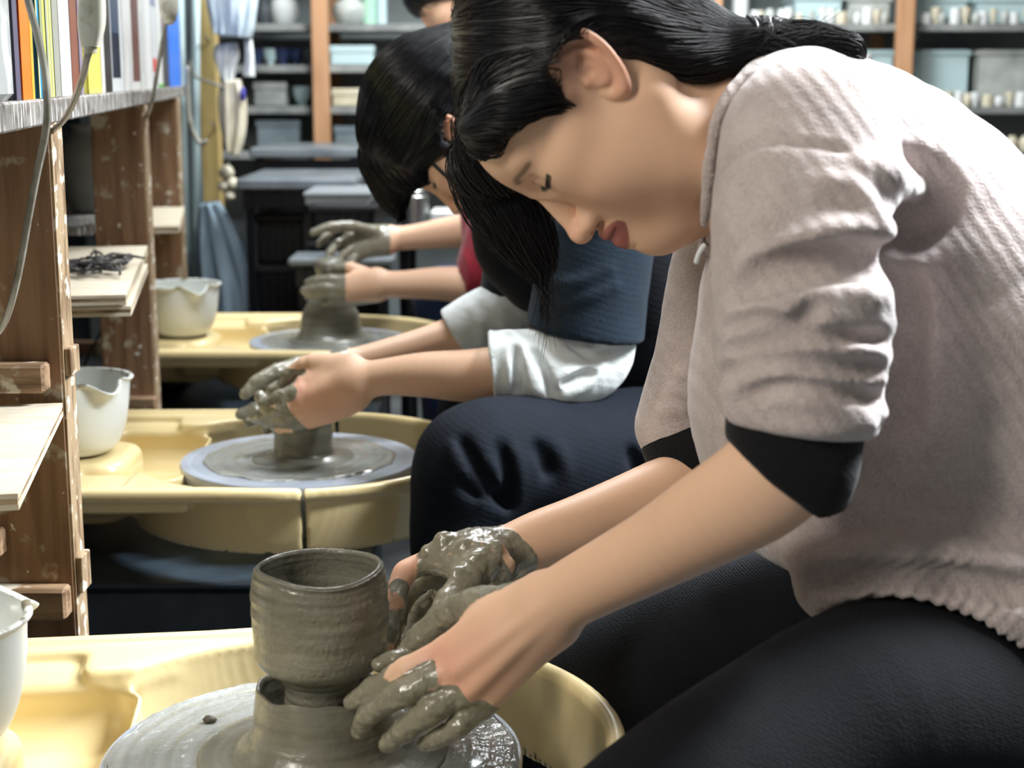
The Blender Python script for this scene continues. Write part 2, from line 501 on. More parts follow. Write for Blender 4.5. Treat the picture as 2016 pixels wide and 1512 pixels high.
def clay_mat(name, c1, c2, rough=.32, sc=14, bump=(120, .0008), rings=True, coat=.25):
    k = NT(name); b = k.b
    tc = k.n('ShaderNodeTexCoord')
    sep = k.n('ShaderNodeSeparateXYZ'); k.l(tc.outputs['Object'], sep.inputs[0])
    # radius and height drive the throwing rings
    xy = k.n('ShaderNodeVectorMath', operation='LENGTH')
    cx = k.n('ShaderNodeCombineXYZ'); k.l(sep.outputs[0], cx.inputs[0]); k.l(sep.outputs[1], cx.inputs[1]); k.l(cx.outputs[0], xy.inputs[0])
    rz = k.n('ShaderNodeCombineXYZ'); k.l(xy.outputs['Value'], rz.inputs[0]); k.l(sep.outputs[2], rz.inputs[2])
    # small angular drift
    ad = k.n('ShaderNodeMath', operation='MULTIPLY'); ad.inputs[1].default_value = .10; k.l(sep.outputs[0], ad.inputs[0])
    k.l(ad.outputs[0], rz.inputs[1])
    n1 = k.n('ShaderNodeTexNoise'); n1.inputs['Scale'].default_value = 90; n1.inputs['Detail'].default_value = 4; k.l(rz.outputs[0], n1.inputs['Vector'])
    n2 = k.n('ShaderNodeTexNoise'); n2.inputs['Scale'].default_value = sc; n2.inputs['Detail'].default_value = 5; k.l(tc.outputs['Object'], n2.inputs['Vector'])
    av = k.n('ShaderNodeMath', operation='ADD'); k.l(n1.outputs['Fac'], av.inputs[0]); k.l(n2.outputs['Fac'], av.inputs[1])
    mr = k.n('ShaderNodeMapRange'); mr.inputs[1].default_value = .75; mr.inputs[2].default_value = 1.25; k.l(av.outputs[0], mr.inputs[0])
    mx = k.n('ShaderNodeMix', data_type='RGBA'); mx.inputs[6].default_value = (*lin(c1), 1); mx.inputs[7].default_value = (*lin(c2), 1)
    k.l(mr.outputs[0], mx.inputs[0]); k.l(mx.outputs[2], b.inputs['Base Color'])
    bp = k.n('ShaderNodeBump'); bp.inputs['Distance'].default_value = .0016 if rings else .0006; k.l(n1.outputs['Fac'], bp.inputs['Height'])
    n3 = k.n('ShaderNodeTexNoise'); n3.inputs['Scale'].default_value = bump[0]; k.l(tc.outputs['Object'], n3.inputs['Vector'])
    b2 = k.n('ShaderNodeBump'); b2.inputs['Distance'].default_value = bump[1]; k.l(n3.outputs['Fac'], b2.inputs['Height']); k.l(bp.outputs[0], b2.inputs['Normal'])
    k.l(b2.outputs[0], b.inputs['Normal'])
    b.inputs['Roughness'].default_value = rough; b.inputs['Coat Weight'].default_value = coat; b.inputs['Coat Roughness'].default_value = .12
    return k.m
M['clay'] = clay_mat('wet_grey_clay', (128, 126, 112), (98, 96, 84), .34)
M['clayrough'] = clay_mat('thrown_grey_clay', (134, 132, 116), (94, 92, 80), .40, bump=(220, .0012))
M['slurry'] = clay_mat('clay_slurry', (164, 168, 166), (136, 137, 128), .2, sc=9, bump=(110, .0022), coat=.7)
M['wheel'] = clay_mat('wheel_head_metal', (176, 186, 202), (150, 156, 164), .3, sc=10, bump=(60, .0008), coat=.5)

# ------------------------------------------------------------------ room shell
def struct(name, mb, m): return tag(mb.build(name, m), kind='structure')
struct('floor', MB().box((-3, -1.5, -.1), (4, 6.6, 0)), M['floor'])
struct('ceiling', MB().box((-3, -1.5, 2.5), (4, 6.6, 2.6)), M['ceil'])
struct('wall_back', MB().box((-3, 6.1, 0), (4, 6.2, 2.5)), M['wall'])
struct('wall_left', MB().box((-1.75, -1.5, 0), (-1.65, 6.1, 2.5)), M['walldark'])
struct('wall_right', MB().box((3.2, -1.5, 0), (3.3, 6.1, 2.5)), M['ceil'])
struct('wall_front', MB().box((-1.65, -1.5, 0), (3.2, -1.4, 2.5)), M['ceil'])
for i, (x, y, w, l) in enumerate([(1.25, 2.3, .35, 1.3), (-1.0, .2, .4, 1.2), (0.2, 4.1, .4, 1.2), (-.1, 2.6, .3, 1.2)]):
    pass

# ------------------------------------------------------------------ potter's wheels
WH = [(-.166, 1.232), (-.315, 2.273), (-.390, 3.347)]
WZ = .50
def wheel_base(i, cx, cy, label):
    t = thing('pottery_throwing_machine', label, 'pottery wheel', (cx, cy, 0), 'electric pottery wheels in a row')
    b = MB()
    b.box((cx-.50, cy-.22, .10), (cx+.10, cy+.24, .375), bev=.012)
    b.build('machine_body', M['bodymetal'], t)
    p = MB(); p.box((cx-.52, cy-.235, .375), (cx+.115, cy+.255, .383), bev=.003); p.build('top_plate', M['bodymetal2'], t)
    for sx in (-.44, .05):
        for sy in (-.17, .21):
            q = MB(); q.box((cx+sx-.03, cy+sy-.03, 0), (cx+sx+.03, cy+sy+.03, .10), bev=.005); q.build('leg', M['bodymetal'], t)
    for (bx, by) in ((-.40, -.10), (-.40, .2)):
        q = MB(); q.lathe([(.020, 0), (.020, .004), (.012, .006), (.0115, .012), (.004, .013)], (cx+bx, cy+by, .3835), 18)
        q.build('bolt', M['steel'], t, auto=40)
    q = MB(); q.lathe([(.013, 0), (.013, .012), (.019, .014), (.019, .026), (.015, .029), (.004, .03)], (cx-.405, cy+.02, .3835), 20)
    q.build('knob', M['black'], t, auto=40)
    # raised control housing with vents
    q = MB(); q.box((cx-.50, cy+.03, .383), (cx-.34, cy+.2, .425), bev=.01); q.build('control_housing', M['bodymetal'], t)
    v = MB()
    for k in range(5): v.box((cx-.485+k*.028, cy+.027, .39), (cx-.468+k*.028, cy+.031, .418))
    v.build('vent', M['black'], t)
    sh = MB(); sh.lathe([(.02, .375), (.02, .478)], (cx, cy, 0), 20); sh.build('drive_shaft', M['steel'], t)
    w = MB()
    w.lathe([(.02, -.022), (.150, -.020), (.172, -.018), (.1745, -.012), (.175, -.003), (.1735, 0.0), (.150, .0003), (.12, -.0002), (.02, 0)], (0, 0, 0), 96)
    o = w.build('wheel_head', M['wheel'], t, auto=40)
    o.matrix_parent_inverse = Matrix(); o.location = (0, 0, WZ)
    return t
wheel_base(0, *WH[0], 'nearest potter\'s wheel, wet clay over its pale blue-grey disc, tall cup on it')
wheel_base(1, *WH[1], 'middle potter\'s wheel of the row, low clay cylinder standing on its disc')
wheel_base(2, *WH[2], 'farthest potter\'s wheel, behind the other two, under the red-sleeved person\'s hands')

# splash pan
def pan_arrays():
    h = .0038
    F = Field((-.50, -.37, -.165), (.30, .37, .03), h)
    def outline(x, y):
        # rounded body: circle joined with a rectangle to the left, plus slightly squarer right end
        q1 = np.sqrt(x**2+(y*1.02)**2)-.262
        bx = np.abs(x+.20)-(.24-.05); by = np.abs(y)-(.262-.05)
        q2 = np.sqrt(np.maximum(bx, 0)**2+np.maximum(by, 0)**2)+np.minimum(np.maximum(bx, by), 0)-.05
        k = .03; hh = np.maximum(k-np.abs(q1-q2), 0)/k
        return np.minimum(q1, q2)-hh*hh*k*.25
    X = np.arange(F.n[0])*h+F.lo[0]; Y = np.arange(F.n[1])*h+F.lo[1]; Z = np.arange(F.n[2])*h+F.lo[2]
    x, y, z = X[:, None, None], Y[None, :, None], Z[None, None, :]
    def smax(a, b, k):
        hh = np.maximum(k-np.abs(a-b), 0)/k; return np.maximum(a, b)+hh*hh*k*.25
    def smin(a, b, k): return -smax(-a, -b, k)
    out = outline(x, y)
    rim = .022                        # rim top height above local zero (z=0 is .50 world)
    slab = smax(out, np.abs(z-(rim-.011))-.011, .012)            # flange
    r = np.sqrt(x**2+y**2)
    taper = np.clip((rim-z)/.16, 0, 1)
    tub = smax(smax(r-(.252-.020*taper**2), -(z+.1145), .05), z-(rim-.010), .003)
    deck = smax(smax(out+.012, x+.12, .01), np.abs(z-(-.002))-.013, .004)   # thick left deck under flange
    solid = smin(smin(slab, tub, .006), deck, .006)
    # hollow basin
    bas = smax(r-(.242-.020*taper**2), -(z+.1065), .045)
    solid = smax(solid, -bas, .018)
    # inset of the whole rim: surface sits lower inside the lip
    inn = smax(out+.020, -(z-(rim-.006)), .006)
    solid = smax(solid, -inn, .008)
    # left platform: lower dish
    dish = smax(smax(out+.034, x+.215, .02), -(z-(rim-.017)), .006)
    solid = smax(solid, -dish, .008)
    # bowl pad
    rp = np.sqrt((x+.335)**2+(y+.0)**2)
    bx = np.abs(x+.235)-.050; by = np.abs(y-.035)-.115
    bq = np.sqrt(np.maximum(bx, 0)**2+np.maximum(by, 0)**2)+np.minimum(np.maximum(bx, by), 0)-.02
    solid = smin(solid, smax(smax(bq-.012, -(z+.062), .02), z-(rim-.020), .003), .006)
    ch = smax(bq, -(z+.050), .035)
    solid = smax(solid, -ch, .022)
    bq = np.sqrt(np.maximum(bx, 0)**2+np.maximum(by, 0)**2)+np.minimum(np.maximum(bx, by), 0)-.02
    pad = smax(np.sqrt(np.maximum(np.abs(x+.335)-.05, 0)**2+np.maximum(np.abs(y)-.045, 0)**2)-.042, np.abs(z+.035)-(.035+rim-.012), .02)
    solid = smin(solid, pad, .012)
    # centre hole for shaft
    solid = smax(solid, -(r-.045), .004)
    return F, solid.astype(np.float32), x
_F, _sol, _x = pan_arrays()
SEAM = .033
pan_meshes = []
for side in (0, 1):
    _F.V = np.maximum(_sol, (_x-SEAM+.0011) if side == 0 else (SEAM+.0011-_x)).astype(np.float32)*np.ones_like(_sol)
    v, q = _F.mesh_arrays(); v = smooth_verts(v, q, 2, .5)
    # keep the seam flat
    pan_meshes.append(quad_mesh('splash_pan_half', v, q))
def pan(cx, cy, rz, label):
    t = thing('splash_pan', label, 'splash pan', (cx, cy, WZ), 'cream splash pans round the wheel heads')
    t.rotation_euler = (0, 0, rz)
    for me in pan_meshes:
        o = bpy.data.objects.new('pan_half', me); COL.objects.link(o); o.parent = t
        if not me.materials:
            me.materials.append(M['pan']); me.polygons.foreach_set('use_smooth', [True]*len(me.polygons))
    return t
pan(*WH[0], math.radians(7), 'cream plastic splash pan in the foreground, round the nearest wheel')
pan(*WH[1], math.radians(1), 'cream plastic splash pan round the middle wheel, seam showing on its front')
pan(*WH[2], 0, 'cream plastic splash pan round the farthest wheel, behind the other two')

# ------------------------------------------------------------------ clay on the wheels
def wobf(seed, amp):
    rs = np.random.RandomState(seed); ph = rs.rand(400)*6.28
    def w(a, i, r, z):
        return (amp*(math.sin(2*a+ph[0])+.6*math.sin(3*a+ph[1]))+amp*.5*math.sin(a*1+ph[(i*7) % 400]), 0)
    return w
c1 = (WH[0][0]+.0085, WH[0][1], WZ)
def dense(prof, n, rings=0, rseed=1, lim=(0, 1)):
    p = spline(prof, n); rs = np.random.RandomState(rseed)
    if rings:
        nz = np.convolve(rs.randn(n+8), np.ones(3)/3, 'same')[4:-4]; w = np.ones(n)
        p[:, 0] += rings*nz*w
    return [tuple(v) for v in p]
# hump with torn collar
mb = MB()
def w_h(a, i, r, z):
    e = .0012*math.sin(2*a+.4)+.0008*math.sin(5*a+z*90)
    d = 0
    if z > .045: d = .004*math.sin(a*1.0-2.2)+.0018*math.sin(3*a)+.001*math.sin(9*a)
    return e*(.4+z*12), d
mb.lathe(dense([(.003, .001), (.10, .0015), (.088, .004), (.074, .006), (.066, .012), (.060, .022), (.0565, .034), (.054, .048), (.0535, .0545), (.0520, .0580), (.0495, .0575), (.046, .050), (.042, .040), (.036, .034), (.031, .034), (.029, .040), (.028, .0515), (.010, .0518)], 90, .0004, 3), (0, 0, 0), 96, w_h)
hump = mb.build('clay_hump', M['clay'], None, smooth=True); hump.location = c1
tag(hump, 'hump of wet grey clay with a torn collar, under the tall cup', 'clay')
# cup
mb = MB()
rs = np.random.RandomState(5); rr = np.convolve(rs.randn(140), np.ones(2)/2, 'same')
def w_c(a, i, r, z):
    lip = .0018*math.sin(a*2+.8)+.0012*math.sin(3*a+2) if z > .06 else 0
    e = .0006*math.sin(2*a+z*60)+.0004*math.sin(5*a-z*100)
    if r < .05: e *= .3
    return e + (.0005*rr[i % 140]*(1+.6*math.sin(a+i))), lip*sstep(np.array(z), .06, .16)
mb.lathe(dense([(.020, .052), (.0300, .0525), (.0305, .062), (.033, .0705), (.040, .0760), (.0495, .0810), (.0545, .090), (.0545, .105), (.0555, .122), (.0555, .138), (.0545, .150), (.0535, .158), (.0520, .1625), (.0500, .1640), (.0482, .1625), (.0485, .157), (.0490, .148), (.0485, .125), (.047, .100), (.040, .084), (.025, .078), (.002, .0775)], 130), (0, 0, 0), 112, w_c)
cup = mb.build('clay_cup', M['clayrough'], None, smooth=True); cup.location = c1
tag(cup, 'freshly thrown grey clay cup with a rounded belly on the nearest wheel', 'clay pot')
# slurry film on the front wheel
def slurry(cx, cy, seed, R, amp, z0, label):
    n = 128; m = 60; vs = []; fs = []
    for i in range(m):
        r = .03+(R-.03)*i/(m-1)
        for j in range(n):
            a = 2*math.pi*j/n
            p = np.array([r*math.cos(a), r*math.sin(a), 0.])
            spiral = math.sin((r*150)-a*1.0+seed)+.6*math.sin(r*330-a*2+1.3*seed)
            hgt = .0018+amp*(.35*spiral+1.0*float(fnoise(p+seed, 28, 3)))
            rr_ = r+(.004*float(vnoise(p+seed, 60)) if i > m-3 else 0)
            if i == m-1: hgt = .0001
            vs.append((rr_*math.cos(a), rr_*math.sin(a), max(hgt, .0002)))
    for i in range(m-1):
        for j in range(n): fs.append((i*n+j, (i+1)*n+j, (i+1)*n+(j+1) % n, i*n+(j+1) % n))
    b = MB(); b.add(vs, fs)
    o = b.build('clay_slurry', M['slurry'], None, smooth=True); o.location = (cx, cy, WZ+z0)
    o['kind'] = 'stuff'; o['label'] = label; o['category'] = 'clay slurry'
    return o
slurry(WH[0][0], WH[0][1], 1.0, .172, .0011, .0003, 'shiny wet clay slurry smeared over the disc of the nearest wheel')
slurry(WH[1][0], WH[1][1], 4.0, .140, .0007, .0003, 'grey slurry rings spread on the disc of the middle wheel')
slurry(WH[2][0], WH[2][1], 8.0, .150, .0007, .0003, 'wet slurry on the disc of the farthest wheel')
# loose crumb of clay on front wheel
mb = MB(); cpos = PZ(413, 1419, WZ+.004)
mb.lathe([(.001, -.0030), (.0045, -.002), (.0055, 0), (.004, .0025), (.001, .0032)], (0, 0, 0), 12, lambda a, i, r, z: (.0012*math.sin(2*a+i), 0))
crumb = mb.build('clay_crumb', mat('dark_clay', (74, 70, 58), .5), None, smooth=True); crumb.location = tuple(cpos+np.array([0, 0, .0012]))
tag(crumb, 'tiny dark crumb of clay on the wet disc of the nearest wheel', 'clay crumb')
cyl2 = MB()
def w2(a, i, r, z): return (.0005*math.sin(3*a+i*.7)+.0004*math.sin(2*a), 0)
cyl2.lathe(dense([(.002, .001), (.075, .0015), (.058, .004), (.047, .008), (.0435, .014), (.043, .03), (.0435, .045), (.044, .056), (.042, .060), (.037, .060), (.033, .054), (.030, .035), (.012, .030), (.002, .03)], 70, .00025, 8), (0, 0, 0), 80, w2)
o = cyl2.build('clay_cylinder', M['clay'], None, smooth=True); o.location = (WH[1][0]+.006, WH[1][1], WZ)
tag(o, 'low grey clay cylinder being thrown on the middle wheel, hands just above it', 'clay pot')
m3 = MB()
m3.lathe(dense([(.002, .001), (.085, .0015), (.072, .008), (.064, .022), (.060, .04), (.057, .06), (.045, .085), (.033, .105), (.030, .125), (.032, .145), (.036, .162), (.034, .172), (.020, .178), (.002, .179)], 60, .0009, 9), (0, 0, 0), 64, lambda a, i, r, z: (.003*math.sin(2*a+z*30), 0))
o = m3.build('clay_mound', M['clay'], None, smooth=True); o.location = (WH[2][0]+.0, WH[2][1], WZ)
tag(o, 'tall cone of wet clay on the farthest wheel between two hands', 'clay')

# ------------------------------------------------------------------ water bowls with pouring lips
def bowl_mesh():
    b = MB(); n = 72
    prof = [(.004, .004), (.04, .004), (.052, .008), (.062, .018), (.071, .04), (.077, .07), (.080, .098), (.0815, .108), (.0855, .112), (.0855, .1145), (.080, .1145), (.0785, .108), (.0755, .07), (.0695, .042), (.060, .022), (.045, .0125), (.004, .012)]
    def w(a, i, r, z):
        k = math.exp(-((math.atan2(math.sin(a-SP_A), math.cos(a-SP_A)))/.22)**2); s_ = max(0, min(1, (z-.075)/.035))
        s2 = s_*s_
        k2 = math.exp(-((abs(math.atan2(math.sin(a-SP_A), math.cos(a-SP_A)))-.42)/.16)**2)
        return (.013*k*s2-.004*k2*s2, -.012*k*s2+.004*k2*s2)
    b.lathe(dense(prof, 60), (0, 0, 0), n, w)
    return b
SP_A = math.radians(-75)
bowl_me = bowl_mesh().mesh('pouring_bowl')
bowl_me.materials.append(M['bowl']); bowl_me.polygons.foreach_set('use_smooth', [True]*len(bowl_me.polygons))
k = NT('bowl_plastic_with_clay_smears'); M['bowl2'] = k.m
k.b.inputs['Roughness'].default_value = .35
tc = k.n('ShaderNodeTexCoord'); sep = k.n('ShaderNodeSeparateXYZ'); k.l(tc.outputs['Object'], sep.inputs[0])
nz = k.n('ShaderNodeTexNoise'); nz.inputs['Scale'].default_value = 55; nz.inputs['Detail'].default_value = 6; k.l(tc.outputs['Object'], nz.inputs['Vector'])
a1 = k.n('ShaderNodeMath', operation='MULTIPLY_ADD'); a1.inputs[1].default_value = .05; a1.inputs[2].default_value = 0; k.l(nz.outputs['Fac'], a1.inputs[0])
a2 = k.n('ShaderNodeMath', operation='ADD'); k.l(a1.outputs[0], a2.inputs[0]); k.l(sep.outputs[2], a2.inputs[1])
mr = k.n('ShaderNodeMapRange'); mr.inputs[1].default_value = .139; mr.inputs[2].default_value = .144; k.l(a2.outputs[0], mr.inputs[0])
mx = k.n('ShaderNodeMix', data_type='RGBA'); mx.inputs[6].default_value = (*lin((216, 220, 216)), 1); mx.inputs[7].default_value = (*lin((118, 112, 94)), 1)
k.l(mr.outputs[0], mx.inputs[0]); k.l(mx.outputs[2], k.b.inputs['Base Color'])
bowl_me.materials[0] = M['bowl2']
for i, (px, cy, lab) in enumerate([(0, WH[0][1], 'white plastic bowl with clay-caked rim at the left edge, on the nearest splash pan'), (1, WH[1][1], 'white plastic bowl with a pouring lip on the middle splash pan, beside the wooden post'), (2, WH[2][1], 'white plastic bowl with a pouring lip on the farthest splash pan')]):
    x = [-.478, -.642, -.707][i]
    o = bpy.data.objects.new('pouring_bowl', bowl_me); COL.objects.link(o)
    o.location = (x, cy-.01, WZ+.0095); o.rotation_euler = (0, 0, [2.1, .6, .35][i]); tag(o, lab, 'bowl', 'white pouring bowls')
# ------------------------------------------------------------------ wooden shelf unit on the left
def XL(Y, off=0.0): return -.2245-.15*Y+off
ANG = math.atan(.15)     # the unit runs slightly away to the left
def along(lo, hi, Yc, bev=0, off=0.0):
    """mapping for a box whose +X face lies on the unit's front line; local x<=0 goes inward"""
    return Matrix.Translation((XL(Yc, off), Yc, 0)) @ Matrix.Rotation(ANG, 4, 'Z')
unit = thing('shelving_unit', 'long clay-spattered wooden shelf unit along the left wall, carrying the row of books', 'shelf unit', (XL(2.4)-.2, 2.4, 0))
L0, L1 = .95, 4.25
b = MB(); b.box((-.42, -(2.4-L0), 1.009), (.004, L1-2.4, 1.034), bev=.002, mtx=along(0, 0, 2.4)); b.build('top_board', M['shelftop'], unit)
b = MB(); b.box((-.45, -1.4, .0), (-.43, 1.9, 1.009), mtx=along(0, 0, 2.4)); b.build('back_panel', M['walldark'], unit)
for Yp in (1.60, 2.76, 3.74):
    m = Matrix.Translation((XL(Yp), Yp, 0))
    b = MB(); b.box((-.092, 0, 0), (0, .042, 1.009), bev=.002, mtx=m)
    p = b.build('post', M['wood'], unit)
    e = MB(); e.box((-.001, .001, .003), (.0012, .041, 1.007), mtx=m); e.build('worn_edge', M['wooded'], p)
    b = MB(); b.box((-.42, 0, 0), (-.33, .042, 1.009), bev=.002, mtx=m); b.build('rear_post', M['wood'], unit)
def batten(Y, z0, z1, x1, ln, d=.026, edge=True):
    m = Matrix.Translation((XL(Y), Y, 0))
    b = MB(); b.box((x1-ln, -d, z0), (x1, -.0005, z1), bev=.003, mtx=m)
    return b.build('batten', M['woodx'], unit)
def zat(py, Y): return float(P(0, py, Y)[2])
batten(1.60, zat(770, 1.59), zat(714, 1.59), -.012, .40)
batten(1.60, zat(1213, 1.59), zat(1153, 1.59), -.003, .40)
batten(1.60, zat(1092, 1.59), zat(1040, 1.59), -.068, .34)
batten(2.76, zat(538, 2.74), zat(497, 2.74), -.000, .40)
batten(2.76, zat(822, 2.74), zat(782, 2.74), .006, .40)
batten(3.74, zat(442, 3.72), zat(412, 3.72), -.005, .40)
batten(3.74, zat(700, 3.72), zat(672, 3.72), -.005, .40)
# lighter slips nailed to the post's aisle side
for (Y, a, c_) in ((1.60, 688, 742), (1.60, 1100, 1170)):
    m = Matrix.Translation((XL(Y), Y, 0)); b = MB()
    b.box((.0014, .004, zat(c_, Y)), (.0085, .036, zat(a, Y)), bev=.001, mtx=m); b.build('slip', M['wooded'], unit)

def board(Y0, Y1, z, w, label, over=.012, th=.014):
    Yc = (Y0+Y1)/2; m = Matrix.Translation((XL(Yc), Yc, z)) @ Matrix.Rotation(ANG+.03, 4, 'Z')
    b = MB(); L = (Y1-Y0)/2
    b.box((-w, -L, -.0045), (over, L, 0), mtx=m)
    b.box((-w, -L+.0006, -.0092), (over-.0006, L-.0006, -.0045), mtx=m, mi=1)
    b.box((-w, -L, -.0138), (over, L, -.0092), mtx=m, mi=0)
    o = b.build('plywood_board', [M['ply'], M['plyedge']], None)
    tag(o, label, 'board', 'loose plywood boards on the shelf unit'); return o
board(1.225, 1.592, zat(793, 1.59), .36, 'pale plywood board at the left edge, nearest the camera', over=.005)
board(2.08, 2.72, zat(483, 2.72), .40, 'plywood board with crumpled dark scraps on it, behind the nearest post')
board(2.10, 2.60, zat(483, 2.72)-.018, .38, 'second plywood board, directly under the one with dark scraps', over=.018)
board(3.20, 3.70, zat(407, 3.70), .38, 'small pale plywood board end, farthest along the shelf unit', over=.02)
# scraps on board 2
rs = np.random.RandomState(3)
b = MB()
for k in range(16):
    c = np.array([XL(2.3)-.075+.09*rs.rand()-.03, 2.26+.18*rs.rand(), zat(483, 2.72)+.003])
    pts = [c+np.array([.02*rs.randn(), .02*rs.randn(), .004+.012*rs.rand()]) for _ in range(6)]
    b.tube(spline(pts, 20), .0022, 5)
M['scrap'] = mat('charred_scrap', (44, 42, 42), .6, noise=((120, 116, 108), 60, .55, .6))
tag(b.build('clay_scrap', M['scrap'], None, smooth=True), 'small heap of crumpled dark scraps on the plywood board', 'scraps')

# vague things stored inside the unit
M['dkgrey'] = mat('dark_grey_plastic', (70, 76, 80), .6)
M['greyblue'] = mat('blue_grey_plastic', (118, 130, 134), .6, noise=((92, 104, 110), 8, .4, .7))
M['palegrey'] = mat('pale_grey_glaze', (186, 190, 184), .4, noise=((150, 156, 152), 12, .4, .7))
def potlike(name, label, cat, c, prof, m, group=None, n=32, auto=None):
    b = MB(); b.lathe(dense(prof, 26), (0, 0, 0), n); o = b.build(name, m, None, smooth=True); o.location = c
    return tag(o, label, cat, group)
tub = [(.005, 0), (.10, 0), (.108, .01), (.125, .15), (.129, .155), (.129, .16), (.12, .16), (.105, .012), (.004, .01)]
lidbox = MB()
def crate(label, lo, hi, m, cat='crate', name='storage_crate', group=None, rz=0, bev=.01):
    lo = np.array(lo); hi = np.array(hi); b = MB(); t = .006
    b.box(lo, (hi[0], hi[1], lo[2]+t), bev=.002)
    b.box(lo, (lo[0]+t, hi[1], hi[2]), bev=.002); b.box((hi[0]-t, lo[1], lo[2]), hi, bev=.002)
    b.box(lo, (hi[0], lo[1]+t, hi[2]), bev=.002); b.box((lo[0], hi[1]-t, lo[2]), hi, bev=.002)
    b.box((lo[0]-.006, lo[1]-.006, hi[2]-.018), (hi[0]+.006, hi[1]+.006, hi[2]-.004), bev=.003)
    o = b.build(name, m, None); return tag(o, label, cat, group)
zb = .60
mid_shelf = MB(); mid_shelf.box((-.42, -.45, .785), (-.095, .52, .80), mtx=along(0, 0, 3.2)); mid_shelf.build('inner_shelf', M['shelftop'], unit)
potlike('glazed_vase', 'grey vase standing in the dark on the inner shelf between the first two posts', 'vase', (XL(3.0)-.13, 3.05, .80), [(.003, 0), (.04, 0), (.05, .02), (.06, .09), (.05, .13), (.035, .15), (.04, .165), (.033, .165), (.03, .15), (.003, .1)], M['palegrey'])
potlike('storage_tub', 'blue-grey tub in the dark on the inner shelf behind the second post', 'tub', (XL(3.4)-.17, 3.42, .80), [(.005, 0), (.07, 0), (.08, .01), (.09, .12), (.094, .13), (.085, .13), (.07, .012), (.004, .01)], M['greyblue'])

# ------------------------------------------------------------------ books on the top board
def yfor(px): return .2245/((1008-px)*.98/3100-.15)
def bookm(name, rgb, rough=.4, noise=None): return mat(name, rgb, rough, noise=noise, coat=.1)
paper = mat('page_edges', (226, 222, 210), .9, noise=((196, 190, 176), 300, .4, .6, (1, .05, .05)))
TOP = 1.0345
def hexw(i): return i
def book(px0, px1, h, rgb, label, spine=None, lean=0, depth=.21, cat='book', name='book', rough=.35, recess=.002):
    Y0, Y1 = yfor(px0), yfor(px1)-.002; Y1 = max(Y1, Y0+.004)
    Yc = (Y0+Y1)/2; t = (Y1-Y0)
    m = Matrix.Translation((XL(Yc)-recess, Yc, TOP)) @ Matrix.Rotation(ANG, 4, 'Z')
    if lean: m = m @ Matrix.Translation((0, -t/2, 0)) @ Matrix.Rotation(-lean, 4, 'X') @ Matrix.Translation((0, t/2, 0))
    root = thing(name, label, cat, (XL(Yc)-recess, Yc, TOP))
    cover = bookm(name+'_cover', rgb, rough)
    b = MB(); tc = min(.0025, t*.2)
    b.box((-depth, -t/2, 0), (0, -t/2+tc, h), mtx=m)
    b.box((-depth, t/2-tc, 0), (0, t/2, h), mtx=m)
    b.box((-.003, -t/2, 0), (.0, t/2, h), mtx=m)
    b.build('cover', cover, root)
    p = MB(); p.box((-depth+.004, -t/2+tc, .003), (-.003, t/2-tc, h-.003), mtx=m); p.build('pages', paper, root)
    for (z0, z1, y0, y1, c2) in (spine or []):
        s = MB(); s.box((-.001, -t/2+t*y0, h*z0), (.0004, -t/2+t*y1, h*z1), mtx=m)
        s.build('spine_panel', bookm('spine_panel_print', c2), root)
    return root
# block at the very left
b = MB(); m = Matrix.Translation((XL(1.30)-.002, 1.30, TOP)) @ Matrix.Rotation(ANG, 4, 'Z')
b.box((-.2, -.16, 0), (0, .112, .20), bev=.006, mtx=m)
M['cinder'] = mat('stained_plaster_block', (142, 144, 142), .8, noise=[((186, 188, 182), 14, .5, .62), ((84, 86, 82), 9, .56, .62)], bump=(70, .001))
tag(b.build('plaster_block', M['cinder'], None), 'stained grey plaster block at the left end of the row of books', 'block')
book(33.5, 44, .25, (92, 88, 108), 'dark purple-grey book between the plaster block and the leaning orange one')
bk = book(46, 70, .25, (232, 122, 40), 'orange book leaning towards the blue one', lean=.035, spine=[(.0, 1, .78, 1, (214, 168, 60))])
book(78.5, 85.5, .27, (30, 148, 190), 'thin cyan blue book right of the leaning orange one', spine=[(0, 1, 0, .35, (206, 214, 150))])
book(86, 97, .27, (198, 204, 96), 'thin yellow-green folder right of the cyan book', cat='folder', name='folder', spine=[(0, 1, 0, .5, (150, 158, 120))])
book(97.5, 110, .27, (206, 208, 120), 'pale yellow-green striped folder, second of the two folders', cat='folder', name='folder', spine=[(0, 1, .0, .25, (168, 172, 152)), (0, 1, .55, .75, (186, 188, 150))])
book(110.5, 122.5, .27, (160, 162, 150), 'grey-olive book right of the yellow-green folders')
book(123, 144, .28, (244, 246, 240), 'white book with a small blue mark high on its spine', spine=[(.62, 1, 0, .3, (60, 110, 200))])
book(144.5, 159, .28, (138, 84, 66), 'brown book with an orange-yellow top right of the tall white one', spine=[(.54, 1, 0, 1, (240, 184, 70))])
book(160, 166, .22, (170, 170, 190), 'thin lavender book behind the hanging cord switch', spine=[(0, .5, 0, 1, (150, 140, 160)), (.5, .6, 0, 1, (206, 40, 96))])
b = MB()
for k in range(7):
    mm = Matrix.Translation((XL(1.98)-.10, 1.975, TOP+.006*k)) @ Matrix.Rotation(ANG+.05*(k % 3-1), 4, 'Z')
    b.box((-.10, -.035, 0), (.075, .035, .0055), mtx=mm)
tag(b.build('paper_stack', bookm('paper_sheets', (206, 200, 176)), None), 'short stack of loose papers lying between the lavender and the yellow book', 'paper')
book(176, 201.5, .28, (244, 236, 110), 'bright yellow book right of the paper stack', spine=[(.0, .02, 0, 1, (230, 220, 120))])
book(202, 209, .28, (244, 244, 238), 'slim white book between the yellow and the black book')
bk = book(209.5, 222, .28, (26, 26, 30), 'black book with a broken white line down its spine')
Yc = (yfor(209.5)+yfor(222))/2
